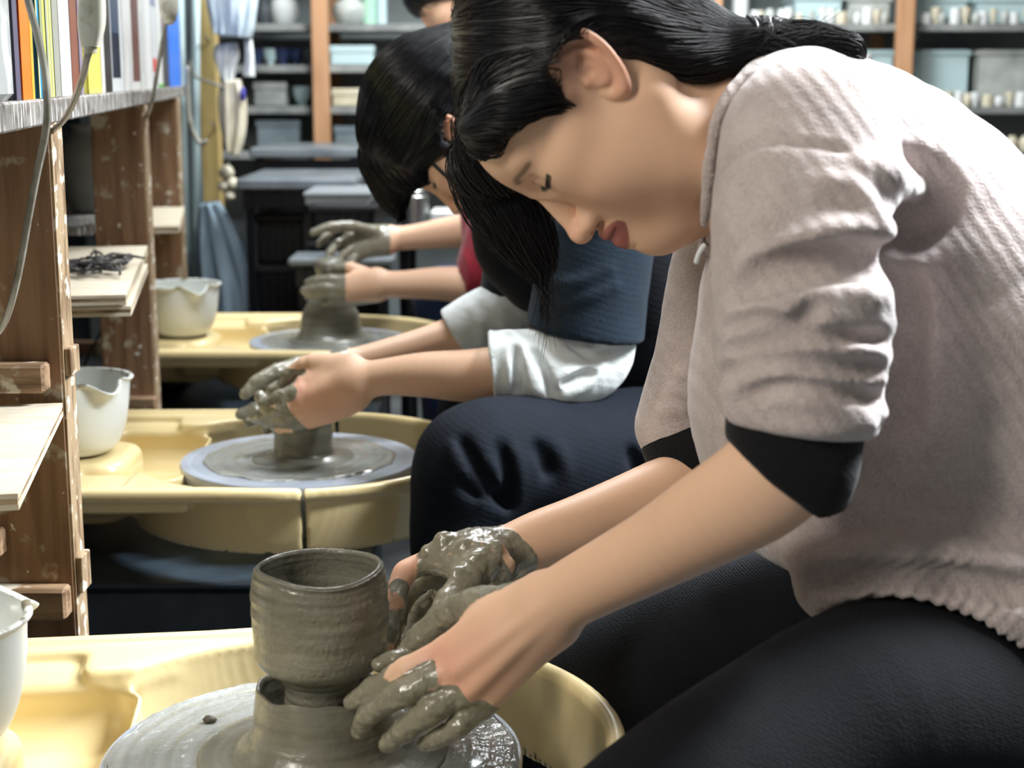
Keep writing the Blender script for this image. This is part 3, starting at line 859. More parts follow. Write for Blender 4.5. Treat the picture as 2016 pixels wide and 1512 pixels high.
m = Matrix.Translation((XL(Yc)-.0115, Yc, TOP)) @ Matrix.Rotation(ANG, 4, 'Z')
s = MB(); zz = .02; rs = np.random.RandomState(2)
while zz < .27:
    l = .006+.012*rs.rand(); s.box((0, .028, zz), (.0006, .034, zz+l), mtx=m); zz += l+.004
s.build('spine_lettering', bookm('white_print', (236, 236, 230)), bk)
book(222.5, 246, .28, (232, 236, 236), 'white-framed book with a dark blue photograph on its spine', spine=[(.07, 1, .06, .72, (44, 66, 96)), (.07, .3, .06, .72, (62, 62, 70))])
book(246.5, 278, .28, (246, 246, 242), 'wide white book with a brown photograph on its spine', spine=[(.05, .72, .52, .98, (112, 62, 50)), (.62, .7, .52, .98, (70, 60, 56))])
book(278.5, 288, .27, (234, 236, 232), 'white book with a thin grey line, right of the brown photograph', spine=[(.1, .5, .4, .5, (190, 190, 190))])
book(288.5, 302, .26, (246, 247, 244), 'plain white book before the one with a red dot')
book(302.5, 312, .26, (226, 230, 232), 'white book with a red dot near the foot of its spine', spine=[(.12, .22, .1, .8, (230, 60, 40)), (.6, 1, 0, 1, (150, 156, 180))])
book(312.5, 322, .25, (236, 238, 232), 'white book with a green foot beside the black one', spine=[(0, .03, 0, 1, (90, 190, 80))])
book(322.5, 334, .25, (40, 42, 54), 'dark charcoal book next to the bright blue one', spine=[(.5, 1, 0, .4, (150, 110, 120))])
book(334.5, 357, .25, (20, 120, 236), 'bright blue book at the far right end of the row')

# ------------------------------------------------------------------ cords
M['cord'] = mat('clear_grey_cord', (160, 158, 146), .35, noise=((118, 114, 102), 40, .45, .7), coat=.3)
M['plug'] = mat('yellowed_clear_plastic', (206, 204, 190), .25, noise=((170, 164, 140), 60, .5, .65), coat=.4)
root = thing('inline_cord_switch', 'translucent cord with an inline plug connector hanging in front of the books', 'cord', tuple(P(180, 60, 1.30)))
Yh = 1.33
b = MB()
sec = [(-62, .0075, .006), (-30, .0088, .007), (0, .0105, .008), (40, .0112, .0085), (62, .0102, .008), (84, .0082, .0068), (92, .0078, .0064)]
vs = []; n = 20
sp = spline(sec, 26)
for (py, rx, ry) in sp:
    c = P(181-.03*(py-20), py, Yh)
    for j in range(n):
        a = 2*math.pi*j/n; e = .6
        vs.append((c[0]+rx*np.sign(math.cos(a))*abs(math.cos(a))**e, c[1]+ry*np.sign(math.sin(a))*abs(math.sin(a))**e, c[2]))
fs = [(i*n+(j+1) % n, i*n+j, (i+1)*n+j, (i+1)*n+(j+1) % n)[::-1] for i in range(25) for j in range(n)]+[tuple(range(n)), tuple(25*n+j for j in range(n))[::-1]]
b.add(vs, fs); b.build('connector', M['plug'], root, smooth=True)
b = MB(); c = P(178, 96, Yh)
b.lathe([(.0055, -.004), (.0055, .006)], c, 16); b.build('collar', M['plug'], root, auto=40)
b = MB(); b.tube(spline([P(178, 96, Yh), P(172, 112, Yh), P(163, 150, 1.36), P(146, 198, 1.42), P(127, 234, 1.5), P(112, 250, 1.58), P(95, 262, 1.66)], 60), .0030, 10); b.build('cord', M['cord'], root, smooth=True)
b = MB(); b.tube(spline([P(181, -60, Yh), P(184, -140, Yh), P(190, -260, Yh)], 20), .0030, 10); b.build('cord', M['cord'], root, smooth=True)
b = MB(); b.tube(spline([P(40, -80, 1.31), P(55, 0, 1.31), P(74, 70, 1.31), P(88, 140, 1.31), P(93, 210, 1.31), P(88, 270, 1.32), P(72, 345, 1.33), P(56, 430, 1.34), P(40, 520, 1.35), P(24, 590, 1.36), P(6, 640, 1.38), P(-20, 670, 1.40)], 120), .0031, 10)
tag(b.build('extension_cord', M['cord'], None, smooth=True), 'thick grey-white cable draped down over the shelf edge past the nearest post', 'cord')
b = MB(); b.tube(spline([P(330, -40, 2.6), P(326, 40, 2.6), P(318, 90, 2.6), P(308, 150, 2.65), P(298, 205, 2.7), P(284, 240, 2.9)], 60), .0034, 8)
q = thing('hanging_lead', 'thin grey lead with a beige plug hanging over the far books', 'cord', tuple(P(330, 0, 2.6)))
b.build('cord', M['cord'], q, smooth=True)
b = MB(); c = P(332, 22, 2.6); b.lathe([(.004, -.022), (.011, -.016), (.015, 0), (.016, .02), (.012, .04), (.004, .044)], c, 16); b.build('plug', M['plug'], q, smooth=True)
b = MB(); b.tube(spline([P(205, 560, 3.0), P(210, 610, 3.0), P(200, 650, 3.0), P(180, 690, 3.0), P(165, 720, 3.0)], 40), .003, 6)
tag(b.build('black_cable', M['black'], None, smooth=True), 'thin dark cable hanging behind the shelf unit between the two nearest posts', 'cord')
# ------------------------------------------------------------------ background
M['orange'] = mat('warm_pine_upright', (196, 150, 112), .6, noise=((170, 124, 86), 6, .4, .7, (6, 6, .6)))
M['yellowpost'] = mat('yellowish_timber', (190, 166, 108), .6, noise=((160, 134, 80), 8, .4, .7, (6, 6, .6)))
M['shelfb'] = mat('dusty_shelf_board', (150, 152, 148), .7, noise=((100, 104, 104), 10, .4, .7))
M['sheet'] = mat('pale_blue_plastic_sheet', (206, 220, 226), .35, noise=((168, 188, 200), 7, .4, .7), bump=(14, .006))
M['rackback'] = mat('pale_grey_wall_board', (150, 158, 158), .8, noise=((112, 122, 124), 4, .4, .7))
M['white'] = mat('white_paper', (230, 232, 230), .7, noise=((200, 204, 204), 9, .4, .7))
M['apron'] = mat('blue_grey_cloth', (132, 150, 162), .85, noise=((110, 128, 142), 12, .4, .7))
M['mint'] = mat('mint_glaze', (164, 206, 182), .25)
M['cobalt'] = mat('dark_blue_glaze', (40, 52, 84), .25, noise=((70, 88, 120), 14, .5, .7))
M['celadon'] = mat('pale_blue_glaze', (184, 206, 208), .25)
M['cream'] = mat('cream_glaze', (216, 208, 186), .35, noise=((190, 180, 150), 10, .4, .7))
M['blackmetal'] = mat('black_steel', (20, 22, 27), .35, metal=.3)
M['greytop'] = mat('grey_laminate_top', (120, 126, 130), .35, noise=((90, 96, 100), 12, .4, .7))
YB = 5.15
rack = thing('pottery_rack', 'long pine rack of pottery shelves along the back wall', 'shelf unit', (float(P(1200, 0, YB)[0]), YB, 0))
xs = [float(P(x, 153, YB)[0]) for x in (250, 632, 1017, 1402, 1778, 2160)]
for x in xs:
    b = MB(); b.box((x-.026, YB-.02, 0), (x+.026, YB+.03, 1.75), bev=.003); b.build('upright', M['orange'], rack)
    b = MB(); b.box((x-.022, YB+.38, 0), (x+.022, YB+.42, 1.75), bev=.003); b.build('rear_upright', M['orange'], rack)
def zb_(py, Y=YB): return float(P(1008, py, Y)[2])
for py, xr in ((-150, 5), (46, 5), (128, 2), (210, 5), (300, 5)):
    z = zb_(py); b = MB(); b.box((xs[0]-.03, YB+.031, z-.024), (xs[xr]+.03, YB+.379, z), bev=.002); b.build('shelf_board', M['shelfb'], rack)
b = MB(); b.box((xs[0]-.1, YB+.43, 0), (xs[-1]+.1, YB+.445, 1.75)); b.build('back_panel', M['rackback'], rack)
def onshelf(px, py, Y=None): 
    Y = Y or YB+.12
    p = P(px, py, Y); return float(p[0])
def shelfz(row): return zb_((46, 128, 210, 300)[row])+.0005
def ppr(px, row, r, h, kind, m, name, label, cat, Y=YB+.13, group=None):
    x = onshelf(px, 100, Y); z = shelfz(row)
    K = {'jar': [(.003, 0), (.6*r, 0), (.8*r, .05*h), (r, .4*h), (.92*r, .75*h), (.6*r, .9*h), (.6*r, h), (.5*r, h), (.5*r, .88*h), (.8*r, .7*h), (.003, .1*h)],
         'bowl': [(.003, 0), (.4*r, 0), (.42*r, .08*h), (.8*r, .5*h), (r, h), (.95*r, h), (.75*r, .5*h), (.003, .15*h)],
         'cyl': [(.003, 0), (.95*r, 0), (r, .05*h), (r, .95*h), (.97*r, h), (.9*r, h), (.9*r, .1*h), (.003, .08*h)],
         'vase': [(.003, 0), (.55*r, 0), (.95*r, .3*h), (r, .5*h), (.5*r, .8*h), (.45*r, .9*h), (.6*r, h), (.5*r, h), (.38*r, .88*h), (.003, .5*h)]}[kind]
    return potlike(name, label, cat, (x, Y, z), K, m, group)
ppr(562, 0, .048, .095, 'jar', M['white'], 'jar', 'round white jar on the top visible rack shelf, left of the first pine upright', 'jar')
ppr(690, 0, .055, .085, 'jar', M['palegrey'], 'jar', 'grey-white jar right of the left pine upright, beside the mint vases', 'jar')
ppr(728, 0, .022, .11, 'cyl', M['mint'], 'vase', 'tall mint green vase, left of the two mint ones', 'vase')
ppr(752, 0, .018, .10, 'cyl', M['celadon'], 'vase', 'slim pale green vase, right of the two mint ones', 'vase')
ppr(522, 0, .028, .075, 'jar', M['dkgrey'], 'jar', 'small dark jar left of the round white jar on the rack', 'jar')
for i, (px, r, m) in enumerate([(505, .028, 'cobalt'), (532, .026, 'celadon'), (556, .028, 'cobalt'), (583, .024, 'cobalt'), (606, .02, 'dkgrey')]):
    ppr(px, 1, r, .05, 'bowl', M[m], 'bowl', ['dark blue glazed bowl, leftmost of the row under the white jar', 'pale blue bowl among the dark blue ones on the rack', 'dark blue bowl right of the pale blue one on the rack', 'small dark blue bowl second from the left pine upright', 'small dark grey bowl touching the left pine upright'][i], 'bowl', group='small glazed bowls on the rack')
def boxthing(px0, px1, row, h, m, label, name='cardboard_box', cat='box', Y=YB+.06, d=.16):
    x0, x1 = onshelf(px0, 100, Y), onshelf(px1, 100, Y); z = shelfz(row)
    b = MB(); b.box((x0, Y, z), (x1, Y+d, z+h), bev=.004); b.box((x0-.003, Y-.003, z+h-.022), (x1+.003, Y+d+.003, z+h+.002), bev=.003)
    return tag(b.build(name, m, None), label, cat)
boxthing(650, 735, 1, .06, M['celadon'], 'pale green box right of the left pine upright, second shelf down')
boxthing(652, 725, 2, .055, M['cream'], 'cream box right of the left pine upright, third shelf down')
boxthing(497, 560, 2, .075, M['shelfb'], 'grey box left of the pale blue bowl on the rack')
ppr(592, 2, .034, .06, 'bowl', M['celadon'], 'bowl', 'pale blue bowl beside the grey box, just left of the pine upright', 'bowl', group='small glazed bowls on the rack')
boxthing(500, 585, 3, .10, M['greyblue'], 'blue-grey box low on the rack, left of the first pine upright')
boxthing(655, 700, 3, .08, M['greyblue'], 'small blue-grey box low on the rack, right of the first pine upright')
# right hand bays: translucent bins and pots
def rbin(px0, px1, py0, row, label, m, Y=YB+.10):
    x0, x1 = onshelf(px0, 100, Y), onshelf(px1, 100, Y); z = shelfz(row); z1 = zb_(py0, Y)
    return crate(label, (x0, Y, z), (x1, Y+.22, z1), m, 'bin', 'plastic_bin', 'pale plastic bins on the rack')
rbin(1125, 1240, -20, 0, 'pale blue plastic bin on the rack, above the nearest person\'s ponytail', M['celadon'])
rbin(1255, 1385, -20, 0, 'pale blue bin just left of the middle pine upright', M['celadon'])
rbin(1560, 1655, -10, 0, 'pale grey bin in the bay between the two right uprights, left one', M['celadon'])
rbin(1665, 1750, -8, 0, 'pale grey bin touching the right pine upright from its left', M['palegrey'])
rbin(1800, 1900, -6, 0, 'pale blue bin right of the right pine upright, on the top visible shelf', M['celadon'])
rbin(1915, 2030, -6, 0, 'pale bin at the right edge of the photo, on the top visible shelf', M['celadon'])
rbin(1800, 1910, 98, 2, 'tall pale blue bin right of the right pine upright, lower shelf', M['celadon'])
rbin(1925, 2060, 98, 2, 'tall pale bin at the right edge, lower shelf', M['palegrey'])
rbin(1640, 1760, 98, 2, 'pale blue bin behind the grey jumper\'s shoulder, lower shelf', M['celadon'])
ppr(1455, 0, .028, .10, 'cyl', M['white'], 'jar', 'white cylindrical jar right of the middle pine upright', 'jar')
rs = np.random.RandomState(11)
ORD = ['first', 'second', 'third', 'fourth', 'fifth', 'sixth', 'seventh', 'eighth', 'ninth', 'tenth', 'eleventh', 'twelfth', 'thirteenth', 'fourteenth', 'fifteenth']
for k in range(15):
    px = 1478+k*19+4*rs.randn()
    if 1755 < px < 1800: continue
    mm = M[['white', 'cream', 'palegrey', 'white'][k % 4]]
    ppr(px, 0, .011+.007*rs.rand(), .028+.022*rs.rand(), ['cyl', 'bowl', 'jar'][k % 3], mm, 'small_pot', ORD[k]+' small pale pot from the left in the bay before the last upright', 'pot', Y=YB+.05, group='small pale pots, right rack shelf')
for k in range(11):
    px = 1815+k*20+4*rs.randn()
    mm = M[['white', 'cream', 'palegrey'][k % 3]]
    ppr(px, 0, .012+.007*rs.rand(), .03+.02*rs.rand(), ['cyl', 'bowl', 'jar'][k % 3], mm, 'small_pot', ORD[k]+' small pale pot from the left, top shelf right of the last upright', 'pot', Y=YB+.05, group='small pale pots right of the last upright')
for k in range(8):
    px = 1870+k*21+4*rs.randn()
    ppr(px, 2, .012+.007*rs.rand(), .03+.02*rs.rand(), ['bowl', 'cyl', 'jar'][k % 3], M[['cream', 'white'][k % 2]], 'small_pot', ORD[k]+' small pale pot from the left, lower shelf at the right edge', 'pot', Y=YB+.05, group='small pale pots, lower right shelf')
ppr(1706, 1, .02, .035, 'bowl', M['white'], 'small_pot', 'small white pot peeking over the jumper\'s shoulder, beside the ponytail tip', 'pot', Y=YB+.05)
for k in range(6):
    ppr(1925+k*26, 3, .020, .05, 'jar', M['cream'], 'small_jar', ORD[k]+' cream jar from the left on the lowest visible shelf, right edge', 'jar', Y=YB+.05, group='cream jars, lowest right shelf')

# grey counter and stacked black stools
def stoolthing(px0, px1, Y, py_top, label, name='black_stool', th=.03, topm='greytop', d=.40, perf=False, nleg=4):
    x0, x1 = float(P(px0, 300, Y)[0]), float(P(px1, 300, Y)[0]); z = float(PZ_y(py_top, Y))
    t = thing(name, label, 'stool' if 'stool' in name else 'table', ((x0+x1)/2, Y+d/2, 0))
    b = MB(); b.box((x0, Y, z-th), (x1, Y+d, z), bev=.006); b.build('top', M[topm], t)
    b = MB()
    for xx in (x0+.015, x1-.04):
        b.box((xx, Y+.012, z-th-.05), (xx+.025, Y+d-.012, z-th-.0002), bev=.002)
    b.box((x0+.02, Y+.014, z-th-.045), (x1-.02, Y+.03, z-th-.004), bev=.002); b.build('apron_rail', M['blackmetal'], t)
    for xx in (x0+.03, x1-.03):
        for yy in (Y+.03, Y+d-.03):
            l = MB(); l.tube([(xx, yy, z-th-.01), (xx, yy, .0)], .012, 10); l.build('leg', M['blackmetal'], t)
    c = MB()
    for yy in (Y+.03, Y+d-.03): c.tube([(x0+.03, yy, .18), (x1-.03, yy, .18)], .008, 8)
    c.build('cross_bar', M['blackmetal'], t)
    return t
def PZ_y(py, Y): return P(1008, py, Y)[2]
stoolthing(490, 715, 4.55, 291, 'grey-topped black table in the background, behind the dark-haired heads', name='work_table', d=.38)
stoolthing(462, 700, 4.05, 352, 'lower grey-topped black table in front of the other grey table', name='work_table', d=.45)
stoolthing(560, 770, 3.66, 508, 'low bluish-topped bench behind the farthest splash pan', name='work_table', d=.14, th=.02)
# perforated board on the lower table
b = MB(); x0, x1 = float(P(612, 380, 3.98)[0]), float(P(738, 380, 3.98)[0]); z = float(PZ_y(402, 3.82))+.0165
k = NT('perforated_grey_plastic'); tc = k.n('ShaderNodeTexCoord'); vor = k.n('ShaderNodeTexVoronoi'); vor.inputs['Scale'].default_value = 120; vor.inputs['Randomness'].default_value = 0
k.l(tc.outputs['Object'], vor.inputs['Vector']); mr = k.n('ShaderNodeMapRange'); mr.inputs[1].default_value = .25; mr.inputs[2].default_value = .35; k.l(vor.outputs[0], mr.inputs[0])
mx = k.n('ShaderNodeMix', data_type='RGBA'); mx.inputs[6].default_value = (*lin((50, 54, 58)), 1); mx.inputs[7].default_value = (*lin((150, 156, 158)), 1)
k.l(mr.outputs[0], mx.inputs[0]); k.l(mx.outputs[2], k.b.inputs['Base Color']); M['perf'] = k.m
b.box((x0, 3.83, z), (x1, 4.09, z+.012), bev=.003); b.box((x0+.004, 3.834, z-.02), (x1-.004, 4.086, z+.001), bev=.003)
cr = thing('perforated_tray', 'grey perforated tray on top of the black crates, left of the steel canister', 'tray', ((x0+x1)/2, 3.87, z))
b.build('tray_top', M['perf'], cr)
def bcrate(px0, px1, py0, py1, Y, d, label):
    x0, x1 = float(P(px0, 450, Y)[0]), float(P(px1, 450, Y)[0]); z1 = float(PZ_y(py0, Y)); z0 = float(PZ_y(py1, Y))
    t = thing('black_crate', label, 'crate', ((x0+x1)/2, Y+d/2, z0), 'black plastic crates stacked in the background')
    b = MB()
    b.box((x0, Y, z0), (x1, Y+d, z0+.008)); 
    for (a, c) in (((x0, Y, z0), (x0+.01, Y+d, z1)), ((x1-.01, Y, z0), (x1, Y+d, z1)), ((x0, Y+d-.01, z0), (x1, Y+d, z1)), ((x0, Y, z0), (x1, Y+.01, z1))): b.box(a, c, bev=.003)
    b.box((x0-.008, Y-.008, z1-.02), (x1+.008, Y+d+.008, z1-.004), bev=.003)
    b.build('crate_shell', M['black'], t)
    r = MB(); n = 6
    for i in range(n):
        xx = x0+(x1-x0)*(i+.5)/n; r.box((xx-.006, Y-.007, z0+.01), (xx+.006, Y-.0005, z1-.022), bev=.002)
    r.build('rib', M['blackmetal'], t)
    return t
zfl = 0
bcrate(614, 736, 402, 470, 3.82, .28, 'black plastic crate under the grey perforated tray, topmost of its stack')
bcrate(608, 738, 473, 560, 3.82, .28, 'black plastic crate in the middle of its stack, under the perforated tray')
bcrate(606, 740, 563, 700, 3.82, .28, 'black plastic crate near the bottom of the stack, behind the farthest wheel')
bcrate(606, 740, 703, 858, 3.82, .28, 'black plastic crate standing on the floor, lowest of the stack')
bcrate(504, 596, 420, 520, 4.12, .28, 'black plastic crate left of the stack, upper one, right of the hanging cloth')
bcrate(504, 598, 523, 640, 4.12, .28, 'black plastic crate left of the stack, lower one, right of the hanging cloth')
bcrate(504, 598, 643, 772, 4.12, .28, 'black plastic crate on the floor beside the hanging cloth')
# steel canister and white box on low table
tt = thing('side_table', 'dark side table holding the steel canister, behind the two hands', 'table', (float(P(840, 450, 3.95)[0]), 4.05, 0))
zt = float(PZ_y(455, 3.95)); x0, x1 = float(P(772, 450, 3.9)[0]), float(P(1000, 450, 3.9)[0])
b = MB(); b.box((x0, 3.86, zt-.025), (x1, 4.2, zt), bev=.004); b.build('top', M['greytop'], tt)
for xx in (x0+.03, x1-.03):
    for yy in (3.9, 4.16):
        b = MB(); b.tube([(xx, yy, zt-.03), (xx, yy, 0)], .014, 10); b.build('leg', M['blackmetal'], tt)
can = thing('steel_canister', 'lidded steel canister standing on the dark side table, below the bent head', 'canister', (float(P(817, 420, 3.98)[0]), 3.98, zt))
cx = float(P(817, 420, 3.98)[0])
b = MB(); b.lathe([(.001, 0), (.034, 0), (.036, .003), (.036, .085), (.034, .087), (.001, .087)], (cx, 3.98, zt+.0005), 40); b.build('can_body', M['steel'], can, auto=30)
b = MB(); b.lathe([(.001, .0875), (.030, .0875), (.030, .098), (.026, .103), (.010, .105), (.001, .105)], (cx, 3.98, zt+.0005), 40); b.build('lid', M['steel'], can, auto=30)
b = MB(); x0 = float(P(846, 430, 3.95)[0]); x1 = float(P(902, 430, 3.95)[0]); b.box((x0, 3.95, zt+.0005), (x1, 4.05, zt+.052), bev=.008)
tag(b.build('white_container', M['bowl'], None), 'small white plastic container right of the steel canister', 'container')
b = MB(); x0 = float(P(884, 500, 3.6)[0]); x1 = float(P(914, 500, 3.6)[0])
pale = MB(); 
# ---------------- hanging things at left
postY = 4.35
t = thing('timber_post', 'yellowish timber post at the end of the shelf unit, hung with papers and bags', 'post', (float(P(412, 300, postY)[0]), postY, 0))
x0, x1 = float(P(396, 300, postY)[0]), float(P(432, 300, postY)[0])
b = MB(); b.box((x0, postY, 0), (x1, postY+.05, 2.5), bev=.003); b.build('timber', M['yellowpost'], t)
for (px, py) in ((412, 82), (425, 250)):
    p = P(px, py, postY); b = MB(); b.tube([p, p+np.array([0, -.05, .012])], .003, 8); b.build('nail', M['steel'], t)
def drape(name, label, cat, poly_l, poly_r, Y, m, folds=5, amp=.012, depth=.03, n=40, rows=24, closed=True):
    """hanging soft sheet with real thickness; left/right outlines given by rows"""
    L = spline(poly_l, rows); R = spline(poly_r, rows); vs = []
    for i in range(rows):
        a = P(L[i][0], L[i][1], Y); c = P(R[i][0], R[i][1], Y); s_ = i/(rows-1)
        for j in range(n):
            u = 2*math.pi*j/n; w = .5-.5*math.cos(u)
            p = a*(1-w)+c*w
            d = depth*math.sin(u)+amp*(.3+s_)*math.sin(w*folds*6.28+s_*1.2)+amp*.6*math.sin(w*folds*2.3*6.28+3*s_)
            vs.append((p[0], p[1]+d, p[2]))
    fs = [(i*n+j, (i+1)*n+j, (i+1)*n+(j+1) % n, i*n+(j+1) % n) for i in range(rows-1) for j in range(n)]
    fs += [tuple(range(n)), tuple((rows-1)*n+j for j in range(n))[::-1]]
    b = MB(); b.add(vs, fs); o = b.build(name, m, None, smooth=True)
    return tag(o, label, cat)
drape('hanging_apron', 'blue-grey cloth hanging from the timber post in a cone of soft folds', 'cloth', [(393, 400), (385, 450), (384, 520), (388, 600), (390, 690)], [(432, 398), (462, 440), (490, 500), (512, 560), (524, 690)], 4.15, M['apron'], 3, .018, .05)
drape('plastic_bag', 'crumpled pale blue plastic bag hanging at the top of the timber post', 'bag', [(402, -60), (404, 0), (412, 40), (420, 66)], [(512, -60), (508, 0), (502, 50), (494, 76)], 4.20, M['sheet'], 5, .012, .04)
drape('hanging_paper', 'narrow white paper strip hanging right of the plastic bag', 'paper', [(480, 80), (482, 110), (478, 150)], [(496, 78), (500, 110), (502, 152)], 4.22, M['white'], 1, .004, .006)
drape('hanging_glove', 'crumpled white glove-like bundle pinned to the timber post above the white bag', 'glove', [(424, 88), (420, 110), (430, 140), (440, 160)], [(468, 84), (470, 110), (462, 140), (458, 165)], 4.24, M['white'], 3, .01, .03)
drape('white_pouch', 'long off-white pouch with a small violet patch hanging on the timber post', 'pouch', [(434, 160), (428, 200), (434, 260), (446, 296)], [(474, 156), (486, 200), (484, 260), (470, 310)], 4.22, M['cream'], 2, .008, .025)
b = MB(); p0 = P(478, 186, 4.19); b.lathe([(.001, -.018), (.006, -.016), (.008, 0), (.006, .016), (.001, .018)], p0, 14)
M['violet'] = mat('violet_print', (70, 64, 150), .6)
tag(b.build('violet_clip', M['violet'], None, smooth=True), 'small violet clip on the edge of the off-white pouch', 'clip')
b = MB()
b.tube(spline([P(374, 120, 4.2), P(385, 150, 4.2), P(420, 164, 4.2), P(450, 178, 4.2)], 30), .004, 8)
tag(b.build('string', M['cord'], None, smooth=True), 'pale string tied across the timber post', 'string')
b = MB(); b.tube(spline([P(368, 130, 4.0), P(370, 190, 4.0), P(374, 240, 4.0), P(392, 280, 4.0), P(408, 278, 4.0)], 40), .006, 8)
tag(b.build('white_hose', M['cord'], None, smooth=True), 'white hose curling beside the timber post', 'hose')
for i, (px, py, r) in enumerate([(446, 340, .021), (458, 362, .018), (440, 366, .016), (452, 386, .014)]):
    p = P(px, py, 4.28); b = MB(); b.lathe(dense([(.001, -r), (.7*r, -.7*r), (r, 0), (.6*r, .8*r), (.001, r)], 14), p, 20)
    tag(b.build('sponge', M['cream'], None, smooth=True), ['cream sponge hanging highest in the bunch on the timber post', 'cream sponge at the right of the bunch on the post', 'cream sponge at the left of the bunch on the post', 'cream sponge lowest in the bunch, just above the blue-grey cloth'][i], 'sponge', 'sponges hung on the timber post')
b = MB(); b.tube([P(449, 318, 4.28), P(449, 400, 4.28)], .003, 6); tag(b.build('sponge_string', M['cord'], None), 'thin string holding the bunch of sponges', 'string')
# pale panels / pipes between the shelf unit and the post
b = MB(); x0, x1 = float(P(360, 300, 4.45)[0]), float(P(394, 300, 4.45)[0]); b.box((x0, 4.45, 0), (x1, 4.47, 1.9), bev=.003)
tag(b.build('leaning_panel', M['greyblue'], None), 'tall blue-grey panel standing between the shelf unit and the timber post', 'panel')
for i, px in enumerate((372, 386)):
    a = P(px+(-16 if i == 0 else 0), 60, 4.32); c = P(px-2, 640, 4.25); b = MB(); b.tube([a+(a-c)*.3, c], .011, 14)
    tag(b.build('plastic_pipe', M['celadon'], None, smooth=True), ['pale plastic pipe leaning nearest the shelf unit', 'pale plastic pipe nearest the timber post'][i], 'pipe', 'pale pipes leaning by the timber post')
# blue bucket behind middle wheel
b = MB(); p = P(790, 800, 2.95); b.lathe([(.003, 0), (.07, 0), (.085, .16), (.09, .165), (.08, .165), (.066, .01), (.003, .008)], (p[0], p[1], 0), 32)
M['bluep'] = mat('blue_plastic', (40, 80, 170), .4)
# ------------------------------------------------------------------ people: shared materials and parts
def skin_material():
    k = NT('skin_with_clay'); b = k.b
    at = k.n('ShaderNodeAttribute', attribute_name='tint'); ac = k.n('ShaderNodeAttribute', attribute_name='clay')
    tc = k.n('ShaderNodeTexCoord')
    n0 = k.n('ShaderNodeTexNoise'); n0.inputs['Scale'].default_value = 60; n0.inputs['Detail'].default_value = 5; k.l(tc.outputs['Object'], n0.inputs['Vector'])
    n1 = k.n('ShaderNodeTexNoise'); n1.inputs['Scale'].default_value = 130; n1.inputs['Detail'].default_value = 6; k.l(tc.outputs['Object'], n1.inputs['Vector'])
    m0 = k.n('ShaderNodeMath', operation='MULTIPLY_ADD'); m0.inputs[1].default_value = .6; m0.inputs[2].default_value = -.3; k.l(n1.outputs['Fac'], m0.inputs[0])
    m1 = k.n('ShaderNodeMath', operation='ADD'); k.l(ac.outputs['Fac'], m1.inputs[0]); k.l(m0.outputs[0], m1.inputs[1])
    mr = k.n('ShaderNodeMapRange'); mr.inputs[1].default_value = .42; mr.inputs[2].default_value = .58; k.l(m1.outputs[0], mr.inputs[0])
    cl = k.n('ShaderNodeMix', data_type='RGBA'); cl.inputs[6].default_value = (*lin((112, 108, 94)), 1); cl.inputs[7].default_value = (*lin((146, 142, 122)), 1); k.l(n0.outputs['Fac'], cl.inputs[0])
    # fine skin variation
    n2 = k.n('ShaderNodeTexNoise'); n2.inputs['Scale'].default_value = 25; k.l(tc.outputs['Object'], n2.inputs['Vector'])
    hs = k.n('ShaderNodeMix', data_type='RGBA', blend_type='MULTIPLY'); hs.inputs[0].default_value = 1
    mv = k.n('ShaderNodeMapRange'); mv.inputs[3].default_value = .96; mv.inputs[4].default_value = 1.03; k.l(n2.outputs['Fac'], mv.inputs[0])
    cb = k.n('ShaderNodeCombineColor'); [k.l(mv.outputs[0], cb.inputs[i]) for i in range(3)]
    k.l(at.outputs['Color'], hs.inputs[6]); k.l(cb.outputs[0], hs.inputs[7])
    mx = k.n('ShaderNodeMix', data_type='RGBA'); k.l(mr.outputs[0], mx.inputs[0]); k.l(hs.outputs[2], mx.inputs[6]); k.l(cl.outputs[2], mx.inputs[7])
    k.l(mx.outputs[2], b.inputs['Base Color'])
    rg = k.n('ShaderNodeMapRange'); rg.inputs[3].default_value = .5; rg.inputs[4].default_value = .27; k.l(mr.outputs[0], rg.inputs[0]); k.l(rg.outputs[0], b.inputs['Roughness'])
    ss = k.n('ShaderNodeMapRange'); ss.inputs[3].default_value = .25; ss.inputs[4].default_value = 0; k.l(mr.outputs[0], ss.inputs[0]); k.l(ss.outputs[0], b.inputs['Subsurface Weight'])
    b.inputs['Subsurface Radius'].default_value = (.9, .4, .25); b.inputs['Subsurface Scale'].default_value = .006
    ct = k.n('ShaderNodeMath', operation='MULTIPLY'); ct.inputs[1].default_value = .5; k.l(mr.outputs[0], ct.inputs[0]); k.l(ct.outputs[0], b.inputs['Coat Weight'])
    b.inputs['Coat Roughness'].default_value = .12
    bp = k.n('ShaderNodeBump'); bp.inputs['Distance'].default_value = .0016; k.l(mr.outputs[0], bp.inputs['Strength'])
    hh = k.n('ShaderNodeMath', operation='ADD'); k.l(n1.outputs['Fac'], hh.inputs[0]); k.l(n0.outputs['Fac'], hh.inputs[1])
    k.l(hh.outputs[0], bp.inputs['Height']); k.l(bp.outputs[0], b.inputs['Normal'])
    return k.m
M['skin'] = skin_material()
def hair_material(name, c=(14, 14, 18), rough=.40):
    k = NT(name); b = k.b
    b.inputs['Base Color'].default_value = (*lin(c), 1); b.inputs['Roughness'].default_value = rough
    b.inputs['Specular IOR Level'].default_value = .42
    b.inputs['Anisotropic'].default_value = .0
    return k.m
M['hair'] = hair_material('black_hair')
M['hair2'] = hair_material('glossy_black_hair', (11, 12, 17), .32)
